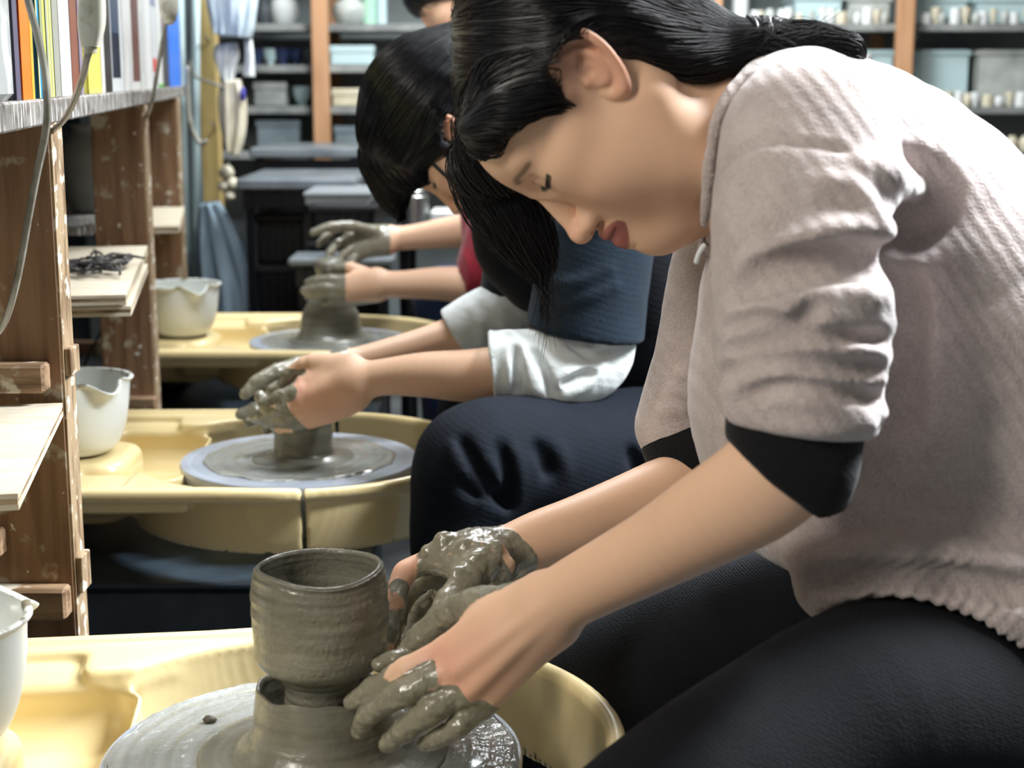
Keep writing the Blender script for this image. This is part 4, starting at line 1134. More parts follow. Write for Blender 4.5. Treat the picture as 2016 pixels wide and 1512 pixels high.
def knit_material(name, rgb, rgb2, fuzz=.35, wale=900, rough=.9, ribs=.08):
    k = NT(name); b = k.b; tc = k.n('ShaderNodeTexCoord')
    n0 = k.n('ShaderNodeTexNoise'); n0.inputs['Scale'].default_value = 30; n0.inputs['Detail'].default_value = 6; k.l(tc.outputs['Object'], n0.inputs['Vector'])
    n1 = k.n('ShaderNodeTexNoise'); n1.inputs['Scale'].default_value = 420; n1.inputs['Detail'].default_value = 3; k.l(tc.outputs['Object'], n1.inputs['Vector'])
    mx = k.n('ShaderNodeMix', data_type='RGBA'); mx.inputs[6].default_value = (*lin(rgb), 1); mx.inputs[7].default_value = (*lin(rgb2), 1)
    ad = k.n('ShaderNodeMath', operation='ADD'); k.l(n0.outputs['Fac'], ad.inputs[0]); k.l(n1.outputs['Fac'], ad.inputs[1])
    mr = k.n('ShaderNodeMapRange'); mr.inputs[1].default_value = .75; mr.inputs[2].default_value = 1.25; k.l(ad.outputs[0], mr.inputs[0]); k.l(mr.outputs[0], mx.inputs[0])
    k.l(mx.outputs[2], b.inputs['Base Color'])
    at = k.n('ShaderNodeAttribute', attribute_name='wale')
    w1 = k.n('ShaderNodeMath', operation='MULTIPLY'); w1.inputs[1].default_value = wale; k.l(at.outputs['Fac'], w1.inputs[0])
    w2 = k.n('ShaderNodeMath', operation='SINE'); k.l(w1.outputs[0], w2.inputs[0])
    w3 = k.n('ShaderNodeMath', operation='MULTIPLY_ADD'); w3.inputs[1].default_value = ribs; k.l(w2.outputs[0], w3.inputs[0]); k.l(n1.outputs['Fac'], w3.inputs[2])
    bp = k.n('ShaderNodeBump'); bp.inputs['Distance'].default_value = .0009; k.l(w3.outputs[0], bp.inputs['Height']); k.l(bp.outputs[0], b.inputs['Normal'])
    b.inputs['Roughness'].default_value = rough; b.inputs['Sheen Weight'].default_value = fuzz; b.inputs['Sheen Roughness'].default_value = .5
    b.inputs['Specular IOR Level'].default_value = .2
    return k.m
M['jumper'] = knit_material('mauve_grey_knit', (188, 176, 172), (164, 152, 149), .4, ribs=.3)
M['blacktee'] = knit_material('black_jersey', (15, 15, 18), (11, 11, 14), .1, 600)
M['leggings'] = knit_material('black_leggings', (10, 13, 19), (7, 10, 15), .0, 2600, .9)
M['navy'] = knit_material('navy_trousers', (12, 20, 31), (8, 14, 23), .0, 800, .85)
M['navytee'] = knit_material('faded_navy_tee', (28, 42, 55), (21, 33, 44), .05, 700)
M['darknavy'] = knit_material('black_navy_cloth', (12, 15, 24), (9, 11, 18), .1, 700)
M['whitetee'] = knit_material('white_cotton', (222, 228, 228), (206, 212, 212), .3, 500)
M['red'] = knit_material('crimson_cotton', (164, 38, 56), (136, 28, 44), .3, 500)

SK = np.array(lin((224, 184, 154)))
class Frame:
    """local (lateral, forward, up) frame of a head"""
    def __init__(s, O, up, fwd, yaw=0, roll=0, sc=1.0, lat=(0, -1, 0), flat=0.0):
        s.flat = flat
        u = np.array(up, float); u /= np.linalg.norm(u); f = np.array(fwd, float); f -= u*(f@u); f /= np.linalg.norm(f)
        l = np.array(lat, float); l -= u*(l@u)+f*(l@f); l /= np.linalg.norm(l)
        f2 = math.cos(yaw)*f-math.sin(yaw)*l; l2 = math.cos(yaw)*l+math.sin(yaw)*f
        u2 = math.cos(roll)*u-math.sin(roll)*l2; l3 = math.cos(roll)*l2+math.sin(roll)*u
        s.R = np.stack([l3, f2, u2], 1); s.O = np.array(O, float); s.sc = sc
    def p(s, l, f, u): return s.O+s.R @ (np.array([l, f, u])*s.sc)
    def loc(s, v): return ((np.asarray(v)-s.O) @ s.R)/s.sc
def rotloc(ax, a):
    return np.array(Matrix.Rotation(a, 3, ax))
def head_field(F, H, full=True, ear=(1, -1), cheek=0.0):
    sc = H.sc; R = H.R
    def E(c, r, k, mode='u', Q=None): F.ell(H.p(*c), np.array(r)*sc, R if Q is None else R @ Q, k*sc, mode)
    def C(a, b, ra, rb, k, mode='u', sy=None): F.cone(H.p(*a), H.p(*b), ra*sc, rb*sc, k*sc, mode, sy)
    E((0, -.010, .030-H.flat*.6), (.071, .092, .080-H.flat*.6), 0)              # cranium
    E((0, .020, .020-H.flat*.3), (.064, .064, .060-H.flat*.5), .03)             # forehead block
    E((0, .022, -.034), (.0565, .060, .060), .03)           # mid face
    for s in (1, -1):
        C((s*.050, -.006, -.052), (s*.040, .030, -.088), .016, .014, .03)    # jaw edge
        C((s*.040, .030, -.088), (s*.012, .066, -.100), .014, .014, .03)
        E((s*.036, .050, -.038), (.026+cheek, .024+cheek*.6, .030), .022)   # cheek
        E((s*.040, .044, -.012), (.024, .026, .014), .018)      # cheekbone
        E((s*.0385, .026, -.060), (.0215, .034, .026), .030)
        E((s*.030, .068, .020), (.022, .010, .007), .014)       # brow
    E((0, .068, -.098), (.018, .0155, .013), .016)          # chin
    E((0, .066, -.065), (.027, .0225, .023), .020)           # muzzle
    if full:
        for s in (1, -1):
            E((s*.031, .0865, -.001), (.015, .012, .011), .010, 's')        # socket
            E((s*.031, .0655, -.002), (.0148, .0148, .0135), .003)          # lidded eye
            E((s*.031, .0690, -.0085), (.0155, .0100, .0050), .004)         # lower lid puff
        C((0, .080, .004), (0, .1000, -.042), .0060, .0084, .010)            # bridge
        E((0, .1015, -.0455), (.0100, .0100, .0088), .006)                   # tip
        for s in (1, -1):
            E((s*.0115, .0910, -.0465), (.0080, .0110, .0072), .005)         # ala
            E((s*.0125, .0865, -.0425), (.0030, .0100, .0075), .004)
        for s in (1, -1):
            E((s*.0068, .0945, -.0535), (.0038, .0066, .0058), .0015, 's')   # nostril
        C((0, .091, -.0530), (0, .0905, -.0590), .004, .0035, .006)           # philtrum base
        # lips
        for s in (1, -1):
            C((s*.0035, .0960, -.0625), (s*.020, .0815, -.0655), .0056, .0030, .0025)
            C((s*.0, .0940, -.0735), (s*.0185, .0800, -.0685), .0064, .0032, .0025)
        for s in (1, -1):
            C((0, .1015, -.0678), (s*.0215, .0815, -.0665), .0012, .0010, .002, 's')
        E((0, .0965, -.0865), (.018, .0085, .0060), .008, 's')                # fold under the lip
    for s in ear:
        # ear: tilted disc with helix, antihelix, concha and lobe
        T = rotloc('X', math.radians(9)); 
        base = np.array([s*.0685, -.008, -.005])
        flare = -math.radians(16)*s
        Z = rotloc('Z', -flare)
        def Q(l, f, u):
            v = Z @ (T @ (np.array([l*s, f, u])*1.14)); return base+v
        def EC(pts, k=.0015): 
            for i in range(len(pts)-1):
                a = pts[i]; b_ = pts[i+1]; F.cone(H.p(*Q(*a[:3])), H.p(*Q(*b_[:3])), a[3]*sc, b_[3]*sc, k*sc)
        Qm = Z @ T
        F.ell(H.p(*Q(.0025, -.003, .005)), np.array([.0032, .0165, .0270])*sc, R @ Qm, .003*sc)     # plate
        hel = [(.002, .010, .010, .0026), (.0055, .012, .020, .0030), (.0065, .006, .0295, .0032), (.0070, -.005, .0325, .0033), (.0075, -.0140, .0275, .0034), (.0080, -.0185, .0170, .0034), (.0075, -.0185, .0050, .0034), (.0060, -.0150, -.0060, .0034), (.0045, -.0090, -.0160, .0040), (.0035, -.0015, -.0225, .0058), (.002, .0050, -.0200, .0046), (.001, .0080, -.0120, .0030)]
        h2 = spline(hel, 40); EC([tuple(r) for r in h2])
        ant = [(.004, .002, .0190, .0020), (.0055, -.007, .0130, .0026), (.0060, -.0100, .0030, .0028), (.0050, -.0070, -.0070, .0026), (.004, -.001, -.0115, .0026), (.003, .004, -.0085, .0024)]
        EC([tuple(r) for r in spline(ant, 20)])
        EC([(.004, .0075, .004, .0030), (.0045, .0070, -.0020, .0034), (.003, .0065, -.0070, .0026)])   # tragus
        EC([(.002, .010, .008, .0022), (.0035, .003, .0055, .0018), (.003, -.002, .0045, .0012)])        # crus
        F.ell(H.p(*Q(.0065, -.0005, -.0005)), np.array([.0048, .0055, .0062])*sc, R @ Qm, .002*sc, 's')   # concha
        F.ell(H.p(*Q(.0065, -.001, .0095)), np.array([.0040, .0050, .0040])*sc, R @ Qm, .002*sc, 's')
        F.ell(H.p(*Q(.0090, -.0020, .0240)), np.array([.0042, .0090, .0042])*sc, R @ Qm, .002*sc, 's')
        F.ell(H.p(s*.066, -.012, -.010), np.array([.010, .012, .02])*sc, R, .008*sc)
def head_tint(v, H, lips=(140, 62, 68), eyes=True, base=SK):
    q = H.loc(v); l, f, u = q[:, 0], q[:, 1], q[:, 2]; al = np.abs(l)
    c = np.tile(base, (len(v), 1))
    def mixc(w, rgb):
        nonlocal c
        w = np.clip(w, 0, 1)[:, None]; c = c*(1-w)+np.array(lin(rgb))*w
    # blush on cheeks, nose, ears
    mixc(.30*np.exp(-(((al-.042)/.02)**2+((u+.034)/.022)**2+((f-.055)/.03)**2)), (232, 160, 138))
    mixc(.35*np.exp(-((al/.014)**2+((u+.042)/.012)**2+((f-.105)/.016)**2)), (228, 152, 130))
    mixc(.40*sstep(al, .068, .078), (220, 140, 116))
    # lips
    m = (f > .070)
    d = np.full(len(v), 9.)
    for s in (1, -1):
        for a, b_, r in (((s*0, .0925, -.0630), (s*.0205, .0800, -.0655), .0074), ((0, .0905, -.0730), (s*.0190, .0795, -.0680), .0080)):
            dd, t = seg_dist(q, a, b_); d = np.minimum(d, dd-r*(1-.45*t))
    t2 = np.clip(al/.0240, 0, 1); ut = -.0582-.0070*t2**2; ub = -.0830+.0120*t2**2
    mixc((f > .066)*(al < .0240)*sstep(ut-u, -.0010, .0010)*sstep(u-ub, -.0010, .0010)*.85, lips)
    mixc(m*np.exp(-(((u+.0662)/.0012)**2))*(al < .018)*(f > .075)*.8, (90, 34, 36))
    # nostrils
    for s in (1, -1):
        mixc(sstep(-np.linalg.norm((q-np.array([s*.0068, .0935, -.0520]))*[1, .8, 1], axis=1), -.0046, -.0030)*.85, (78, 34, 26))
    m2 = f > .045
    def pd2(q, pts):
        a = q.copy(); a[:, 1] = 0; b_ = np.array(pts).copy(); b_[:, 1] = 0; return path_dist(a, b_)
    if eyes:
        for s in (1, -1):
            # lowered lid line and lashes
            pts = [(s*.0185, .0795, -.0062), (s*.024, .0815, -.0078), (s*.031, .0815, -.0084), (s*.040, .0785, -.0076), (s*.0525, .0715, -.0052)]
            pts = spline(pts, 14)
            dd = pd2(q, pts); mixc(m2*sstep(-dd, -.0030, -.0016), (34, 26, 24))
            crease = spline([(s*.019, .080, .0015), (s*.026, .0825, .0036), (s*.034, .081, .0040), (s*.043, .075, .0016)], 12)
            dd = pd2(q, crease); mixc(m2*sstep(-dd, -.0018, -.0006)*.45, (150, 100, 84))
            brow = spline([(s*.024, .0860, .0125), (s*.038, .081, .0150), (s*.053, .070, .0115)], 14)
            dd = pd2(q, brow); mixc(m2*sstep(-dd, -.0034, -.0010)*.62, (60, 44, 38))
    return c
def lashes(b, H, F):
    for s in (1,):
        pts = spline([(s*.0195, .0800, -.0070), (s*.025, .0825, -.0086), (s*.032, .0825, -.0092), (s*.040, .079, -.0082), (s*.0475, .0715, -.0056)], 22)
        for i, p in enumerate(pts):
            if i < 17: continue
            out = np.array([s*.25*(i/22), .8, -.62]); L = .0042
            w = H.p(*p)
            for _ in range(3): w = w-F.grad(w[None])[0]*F.sample(w[None])[0]
            g = F.grad(w[None])[0]; dr = g*.75+H.R @ (out*.45)
            q = [w+dr*L*t for t in (0, .5, 1)]
            b.tube(q, [.00025, .0002, .00006], 4, mi=0)

def hand_fingers(F, spec, k=.004):
    """spec: list of fingers, each a list of (px,py,Y,r) rows"""
    for rows in spec:
        pts = [tuple(P(a, b_, y))+(r,) for a, b_, y, r in rows]
        sp = spline(pts, 6*(len(pts)-1)+1)
        F.chain([tuple(x) for x in sp], k=k, n=len(sp))
        # knuckle swellings
        for j in range(1, len(pts)-1):
            F.ell(pts[j][:3], np.array([1, 1, 1])*pts[j][3]*1.06, None, .004)
def body_mesh(name, fields, tintfn, clayfn, smooth=1, disp=None):
    vs, qs, off = [], [], 0
    for F in fields:
        v, q = F.mesh_arrays(); v = smooth_verts(v, q, smooth, .4)
        if disp is not None: v = disp(v, vnormals(v, q))
        vs.append(v); qs.append(q+off); off += len(v)
    v = np.concatenate(vs); q = np.concatenate(qs)
    return v, q
def make_hair(Fh, starts, target, steps, ds, radius, seed, wander=.25, lift=.0008, flowfn=None, n_side=3, keep=None, avoid=None):
    """strands that follow the hair surface (Fh) towards target"""
    rs = np.random.RandomState(seed)
    p = np.array(starts, float); N = len(p)
    off = lift*(rs.rand(N)*1.6)
    paths = [p.copy()]
    ph = rs.rand(N)*6.28
    for it in range(steps):
        g = Fh.grad(p); d = Fh.sample(p)
        p = p-g*(d-off)[:, None]
        t = flowfn(p) if flowfn is not None else target-p
        if avoid is not None:
            e = p-avoid[0]; de = np.linalg.norm(e, axis=1, keepdims=True); e = e/de
            w_ = np.clip((avoid[1]*1.5-de)/(avoid[1]*.6), 0, 1); tn = t/(np.linalg.norm(t, axis=1, keepdims=True)+1e-9)
            t = tn-e*np.minimum((tn*e).sum(1, keepdims=True), 0)*w_+e*.25*w_
        dist = np.linalg.norm(target-p, axis=1) if target is not None else np.full(N, 1.)
        t = t-(t*g).sum(1, keepdims=True)*g
        t /= np.linalg.norm(t, axis=1, keepdims=True)+1e-9
        side = np.cross(g, t)
        t = t+side*(wander*np.sin(ph+it*.35))[:, None]*.12
        st = np.minimum(ds, dist)[:, None]
        p = p+t*st
        paths.append(p.copy())
    return np.stack(paths, 1)      # N, steps+1, 3
def strands_to_mesh(paths, r, ns=3):
    """tubes of ns sides around every path; r scalar or (N,)"""
    N, K, _ = paths.shape
    t = np.gradient(paths, axis=1); t /= np.linalg.norm(t, axis=2, keepdims=True)+1e-12
    ref = np.array([.31, .17, .93]); a = np.cross(t, ref); a /= np.linalg.norm(a, axis=2, keepdims=True)+1e-12
    b = np.cross(t, a)
    taper = np.ones(K); taper[-1] = .15; taper[-2] = .6; taper[0] = .7
    r = np.broadcast_to(np.asarray(r, float), (N,))[:, None, None]*taper[None, :, None]
    vs = np.stack([paths+r*(math.cos(6.2832*j/ns)*a+math.sin(6.2832*j/ns)*b) for j in range(ns)], 2)   # N,K,ns,3
    v = vs.reshape(-1, 3)
    base = (np.arange(N)[:, None, None]*K+np.arange(K-1)[None, :, None])*ns
    j = np.arange(ns)[None, None, :]; j2 = (j+1) % ns
    q = np.stack([base+j, base+ns+j, base+ns+j2, base+j2], -1).reshape(-1, 4)
    return v, q
def surf_points(v, q, mask, n, seed):
    rs = np.random.RandomState(seed); idx = np.where(mask)[0]
    return v[rs.choice(idx, n)]
def cloth_part(name, F, m, parent, label=None, smooth=2, disp=None, wale=None, lam=.5):
    v, q = F.mesh_arrays(); v = smooth_verts(v, q, smooth, lam)
    if disp is not None: v = v+vnormals(v, q)*disp(v)[:, None]
    at = {'wale': wale(v) if wale is not None else v[:, 2]+v[:, 0]*.3}
    o = link(name, quad_mesh(name, v, q, at), m, parent)
    if label: o['label'] = label
    return o, v, q
def rows(*r): return [tuple(P(a, b_, y))+(rr,) for a, b_, y, rr in r]
# ------------------------------------------------------------------ nearest person
root1 = thing('person', 'nearest person: mauve-grey jumper with pushed-up sleeves, black leggings, ponytail, shaping the tall cup', 'person', (.45, 1.27, .0))
eyeL = P(1064, 359, 1.245)
up1 = (-.935, 0, .354); fw1 = (-.354, 0, -.935)
H1 = Frame((0, 0, 0), up1, fw1, yaw=math.radians(-2), roll=math.radians(0), sc=1.08, flat=.023)
H1.O = eyeL-H1.R @ np.array([.031, .078, -.002])*1.08
# ---- head and neck
Fh = Field(P(930, 560, 1.20)-np.array([.02, .06, .0]), P(1560, 20, 1.30)+np.array([.02, .12, .07]), .0015)
head_field(Fh, H1, ear=(1,), cheek=.003)
Yc = H1.O[1]
nk = rows((1225, 235, Yc+.005, .060), (1300, 262, Yc+.005, .056), (1380, 272, Yc, .0555), (1470, 285, Yc, .062), (1560, 320, Yc, .075))
Fh.chain(nk, k=.028, n=9)
Fh.cone(P(1235, 180, Yc-.045), P(1400, 330, Yc-.052), .013, .012, .022)      # neck muscle
Fh.cone(P(1290, 445, Yc), P(1400, 360, Yc), .020, .030, .03)                   # under the chin
# ---- near arm with left hand
Fa = Field(P(640, 1512, 1.10)-np.array([.01, .10, .02]), P(1720, 760, 1.30)+np.array([.0, .03, .08]), .0017)
def arm_chain(F, r, ax, fac, k=.01): F.chain(rows(*r), k=k, n=len(r)*4, sy=(ax, fac))
arm_near = [(1082, 1194, 1.130, .0255), (1150, 1155, 1.118, .0262), (1290, 1082, 1.092, .0300), (1400, 1018, 1.066, .0345), (1500, 956, 1.044, .0375), (1562, 890, 1.035, .0375), (1572, 800, 1.045, .036)]
arm_chain(Fa, arm_near, (0, 1, 0), .84)
Mn = [  # metacarpals wrist -> knuckle
    [(1062, 1165, 1.140, .0125), (965, 1215, 1.150, .0115), (880, 1278, 1.158, .0108)],
    [(1078, 1188, 1.132, .0135), (975, 1245, 1.138, .0125), (886, 1322, 1.146, .0112)],
    [(1090, 1215, 1.130, .0135), (990, 1285, 1.134, .0125), (912, 1366, 1.142, .0108)],
    [(1100, 1240, 1.134, .0125), (1015, 1320, 1.140, .0115), (948, 1392, 1.146, .0100)]]
for r in Mn: Fa.chain(rows(*r), k=.016, n=9)
Fa.cone(P(1000, 1235, 1.152), P(930, 1330, 1.165), .020, .017, .018)          # palm pad
Fa.cone(P(1030, 1195, 1.158), P(935, 1200, 1.185), .0170, .0145, .018)        # thumb mound
hand_fingers(Fa, [
    [(880, 1278, 1.158, .0102), (800, 1318, 1.160, .0092), (735, 1356, 1.172, .0082), (693, 1383, 1.182, .0068)],
    [(886, 1322, 1.146, .0104), (800, 1362, 1.144, .0094), (728, 1404, 1.160, .0083), (708, 1440, 1.172, .0068)],
    [(912, 1366, 1.142, .0100), (850, 1398, 1.136, .0094), (795, 1438, 1.146, .0083), (762, 1466, 1.156, .0066)],
    [(948, 1392, 1.146, .0092), (905, 1428, 1.136, .0082), (862, 1452, 1.142, .0072), (838, 1462, 1.150, .0062)]])
hand_fingers(Fa, [[(955, 1190, 1.180, .0132), (892, 1205, 1.198, .0116), (835, 1252, 1.212, .0106), (790, 1300, 1.222, .0084)]], .008)
Fa.ell(P(778, 1300, 1.205), (.011, .009, .008), None, .006); Fa.ell(P(752, 1308, 1.20), (.008, .007, .006), None, .005)   # blobs of clay at the thumb tip
# tendons
for a, b_ in (((1060, 1180, 1.121), (892, 1282, 1.147)), ((1070, 1195, 1.113), (900, 1320, 1.134)), ((1080, 1215, 1.113), (925, 1362, 1.131))):
    Fa.cone(P(*a), P(*b_), .0022, .0034, .008)
# ---- far arm with right hand
Fb = Field(P(700, 1400, 1.30)-np.array([.02, .06, .02]), P(1480, 800, 1.40)+np.array([.0, .14, .12]), .0019)
arm_far = [(985, 1096, 1.340, .0240), (1060, 1062, 1.352, .0255), (1130, 1040, 1.365, .0280), (1210, 1012, 1.385, .0310), (1300, 978, 1.405, .0345), (1390, 940, 1.425, .037), (1440, 840, 1.43, .042)]
arm_chain(Fb, arm_far, (0, 1, 0), .88)
Fb.cone(P(925, 1085, 1.325), P(880, 1105, 1.322), .016, .0125, .02)
Fb.cone(P(950, 1100, 1.315), P(905, 1120, 1.305), .016, .010, .02)
for r in [
    [(965, 1085, 1.335, .0135), (905, 1080, 1.335, .0125), (852, 1102, 1.335, .0112)],
    [(965, 1095, 1.350, .0135), (910, 1098, 1.358, .0125), (862, 1128, 1.365, .0112)],
    [(968, 1108, 1.355, .0135), (920, 1122, 1.368, .0125), (880, 1158, 1.378, .0108)],
    [(972, 1120, 1.350, .0125), (930, 1146, 1.366, .0115), (900, 1188, 1.376, .0100)]]:
    Fb.chain(rows(*r), k=.016, n=9)
hand_fingers(Fb, [
    [(852, 1102, 1.335, .0104), (798, 1128, 1.325, .0098), (776, 1185, 1.305, .0088), (764, 1245, 1.285, .0076), (760, 1275, 1.275, .0070)],
    [(862, 1128, 1.365, .0106), (806, 1160, 1.365, .0098), (778, 1225, 1.345, .0088), (766, 1280, 1.325, .0074)],
    [(880, 1158, 1.378, .0100), (832, 1205, 1.385, .0094), (806, 1268, 1.365, .0086), (792, 1315, 1.345, .0072)],
    [(900, 1188, 1.376, .0092), (862, 1240, 1.385, .0084), (838, 1290, 1.370, .0076), (826, 1330, 1.355, .0064)]])
hand_fingers(Fb, [[(968, 1112, 1.322, .0170), (922, 1142, 1.290, .0142), (886, 1186, 1.266, .0114), (856, 1222, 1.252, .0088)]], .012)
# thick clay lumps on the far wrist and hand back
rs = np.random.RandomState(12)
for (px, py, r) in ((880, 1068, .012), (915, 1080, .010), (955, 1085, .009), (978, 1092, .012), (990, 1112, .011), (960, 1112, .010), (935, 1105, .011), (985, 1135, .009), (850, 1085, .009), (905, 1130, .008)):
    h = Fb.hit(px, py); Fb.ell(h+np.array([0, .002, 0]), np.array([r, r*.6, r*.7]), rotloc('Y', rs.rand()*3), .006)
def disp_clay(clayfn):
    def d(v, n):
        w = sstep(clayfn(v)+.25*fnoise(v, 110, 2), .35, .6)
        return v+n*((.0011*fnoise(v, 130, 3)+.0007*fnoise(v+5, 260, 2)+.0006)*w)[:, None]
    return d
near_clay_paths = [rows(*r) for r in (
    [(1010, 1150, 1.165, 0), (955, 1180, 1.182, 0), (892, 1200, 1.198, 0), (835, 1252, 1.212, 0), (780, 1305, 1.215, 0), (742, 1312, 1.20, 0)],
    [(770, 1335, 1.168, 0), (735, 1356, 1.172, 0), (690, 1385, 1.182, 0)],
    [(850, 1332, 1.146, 0), (800, 1362, 1.144, 0), (728, 1404, 1.160, 0), (706, 1440, 1.172, 0)],
    [(890, 1380, 1.136, 0), (850, 1398, 1.136, 0), (795, 1438, 1.146, 0), (758, 1468, 1.156, 0)],
    [(940, 1405, 1.14, 0), (905, 1428, 1.136, 0), (862, 1452, 1.142, 0), (838, 1462, 1.150, 0)])]
far_clay_paths = [rows(*r) for r in (
    [(1000, 1110, 1.33, 0), (968, 1112, 1.322, 0), (922, 1142, 1.290, 0), (886, 1186, 1.266, 0), (856, 1222, 1.252, 0)],
    [(995, 1085, 1.33, 0), (930, 1075, 1.33, 0), (870, 1085, 1.33, 0)],
    [(862, 1128, 1.365, 0), (806, 1160, 1.365, 0), (778, 1225, 1.345, 0), (766, 1280, 1.325, 0)],
    [(880, 1158, 1.378, 0), (832, 1205, 1.385, 0), (806, 1268, 1.365, 0), (792, 1315, 1.345, 0)],
    [(930, 1146, 1.366, 0), (900, 1188, 1.376, 0), (862, 1240, 1.385, 0), (838, 1290, 1.370, 0), (826, 1330, 1.355, 0)],
    [(785, 1160, 1.310, 0), (776, 1200, 1.302, 0), (764, 1250, 1.280, 0)])]
def clay_near(v):
    c = np.zeros(len(v))
    rad = [.020, .0125, .0125, .0145, .017]
    for pth, r in zip(near_clay_paths, rad):
        d = path_dist(v, [p[:3] for p in pth]); c = np.maximum(c, sstep(-d, -r-.004, -r+.003))
    # palm side of the hand is covered
    pal = path_dist(v, [P(1010, 1230, 1.20), P(900, 1330, 1.20)])
    return np.maximum(c, sstep(-pal, -.036, -.028))
def clay_far(v):
    c = np.zeros(len(v))
    for pth, r in zip(far_clay_paths, [.026, .019, .018, .018, .022, .009]):
        d = path_dist(v, [p[:3] for p in pth]); c = np.maximum(c, sstep(-d, -r-.004, -r+.003))
    px, py = proj(v); w = sstep(-px, -1002, -985)*sstep(px, 800, 830)
    return np.maximum(c, w*.62)
parts = []
v, q = Fh.mesh_arrays(); v = smooth_verts(v, q, 2, .4); tint = head_tint(v, H1); parts.append((v, q, tint, np.zeros(len(v))))
def arm_tint(v, knuckles):
    c = np.tile(SK, (len(v), 1))
    for kx in knuckles:
        w = (.28*np.exp(-(np.linalg.norm(v-P(*kx[:3]), axis=1)/kx[3])**2))[:, None]; c = c*(1-w)+np.array(lin((214, 140, 122)))*w
    return c
v, q = Fa.mesh_arrays(); v = smooth_verts(v, q, 2, .4); v = disp_clay(clay_near)(v, vnormals(v, q))
parts.append((v, q, arm_tint(v, [(880, 1278, 1.15, .018), (840, 1300, 1.15, .014), (886, 1322, 1.137, .016), (912, 1366, 1.134, .016), (950, 1300, 1.13, .03)]), clay_near(v)))
v, q = Fb.mesh_arrays(); v = smooth_verts(v, q, 2, .4); v = disp_clay(clay_far)(v, vnormals(v, q))
parts.append((v, q, arm_tint(v, [(800, 1130, 1.32, .03)]), clay_far(v)))
# torso core that carries them, hidden under the clothes
Ft = Field(P(1300, 1400, 1.05)-np.array([.0, .0, .05]), np.array([.62, 1.55, 1.12]), .008)
Ft.chain(rows((1500, 290, Yc, .06), (1640, 350, Yc, .075), (1800, 560, Yc, .080), (1920, 820, Yc, .085), (2080, 1080, Yc, .09)), k=.02, n=12, sy=((0, 1, 0), 1.25))
Ft.chain(rows((1600, 330, 1.14, .045), (1595, 600, 1.06, .036), (1600, 850, 1.035, .034)), k=.03, n=8)
Ft.chain(rows((1520, 330, 1.40, .042), (1430, 600, 1.45, .034), (1395, 840, 1.45, .030)), k=.03, n=8)
v, q = Ft.mesh_arrays(); parts.append((v, q, np.tile(SK, (len(v), 1)), np.zeros(len(v))))
def join_parts(name, parts, m, parent):
    V, Q, T, C, off = [], [], [], [], 0
    for v, q, t, c in parts: V.append(v); Q.append(q+off); T.append(t); C.append(c); off += len(v)
    return link(name, quad_mesh(name, np.concatenate(V), np.concatenate(Q), {'tint': np.concatenate(T), 'clay': np.concatenate(C)}), m, parent)
body1 = join_parts('body', parts, M['skin'], root1)
b = MB(); lashes(b, H1, Fh); b.build('eyelashes', M['hair'], root1)

# ---- jumper
h = .0032
Fj = Field((.085, .955, .50), (.64, 1.56, 1.10), h)
TY = Yc
Fj.chain(rows((1545, 262, TY, .052), (1640, 330, TY, .090), (1780, 560, TY, .138), (1870, 800, TY, .150), (2060, 960, TY, .150), (2200, 1060, TY, .15)), k=.02, n=18, sy=((0, 1, 0), 1.22))
Fj.chain(rows((1500, 600, TY, .050), (1490, 780, TY, .058), (1560, 920, TY, .075)), k=.05, n=10, sy=((0, 1, 0), 1.7))     # loose front
Fj.chain(rows((1620, 1000, TY-.02, .045), (1800, 1040, TY-.02, .055), (2050, 1060, TY-.03, .06)), k=.03, n=8, sy=((0, 1, 0), 2.6))    # belly fold
# shoulder yoke
Fj.chain(rows((1560, 215, TY-.05, .044), (1590, 235, 1.17, .052), (1600, 290, 1.135, .058)), k=.03, n=8)
Fj.chain(rows((1530, 215, TY+.06, .04), (1500, 290, 1.39, .055)), k=.03, n=6)
# near sleeve
slv = rows((1588, 290, 1.130, .060), (1585, 400, 1.100, .0640), (1580, 520, 1.075, .0635), (1582, 640, 1.060, .0600), (1582, 740, 1.052, .0560), (1582, 815, 1.046, .0525))
Fj.chain(slv, k=.022, n=22, sy=((0, 1, 0), .92))
# far sleeve
Fj.chain(rows((1520, 300, 1.41, .055), (1440, 520, 1.45, .054), (1395, 700, 1.455, .050), (1352, 800, 1.455, .043), (1340, 838, 1.455, .0425)), k=.022, n=18)
# near sleeve folds
def fold(F, pts, r, k=.010, depth=.0, y0=None, y1=None):
    pp = [F.hit(a, b_, y0, y1) for a, b_ in pts]
    pp = [p+np.array([0, depth, 0]) for p in pp]
    n = len(pp)*5; sp = spline([tuple(p) for p in pp], n)
    t = np.linspace(0, 1, n); rr = r*(.35+.65*np.sin(np.pi*np.clip(t*.96+.02, 0, 1))**.6)
    F.chain([tuple(p)+(float(x),) for p, x in zip(sp, rr)], k=k, n=n)
def groove(F, pts, r, k=.010, y0=None, y1=None):
    pp = [F.hit(a, b_, y0, y1) for a, b_ in pts]
    sp = spline([tuple(p) for p in pp], len(pp)*5)
    for i in range(len(sp)-1): F.cone(sp[i], sp[i+1], r, r, k, 's')
Fj2 = None
fold(Fj, [(1470, 540), (1560, 490), (1650, 462), (1740, 458), (1768, 480)], 0.0094, .014)
fold(Fj, [(1420, 625), (1500, 596), (1600, 585), (1700, 584), (1745, 592)], 0.0106, .012)
fold(Fj, [(1412, 668), (1470, 650), (1560, 618), (1640, 632), (1750, 640)], 0.0106, .012)
fold(Fj, [(1418, 712), (1500, 690), (1600, 680), (1690, 690), (1742, 700)], 0.0100, .011)
fold(Fj, [(1430, 768), (1520, 730), (1620, 735), (1730, 748)], 0.0100, .011)
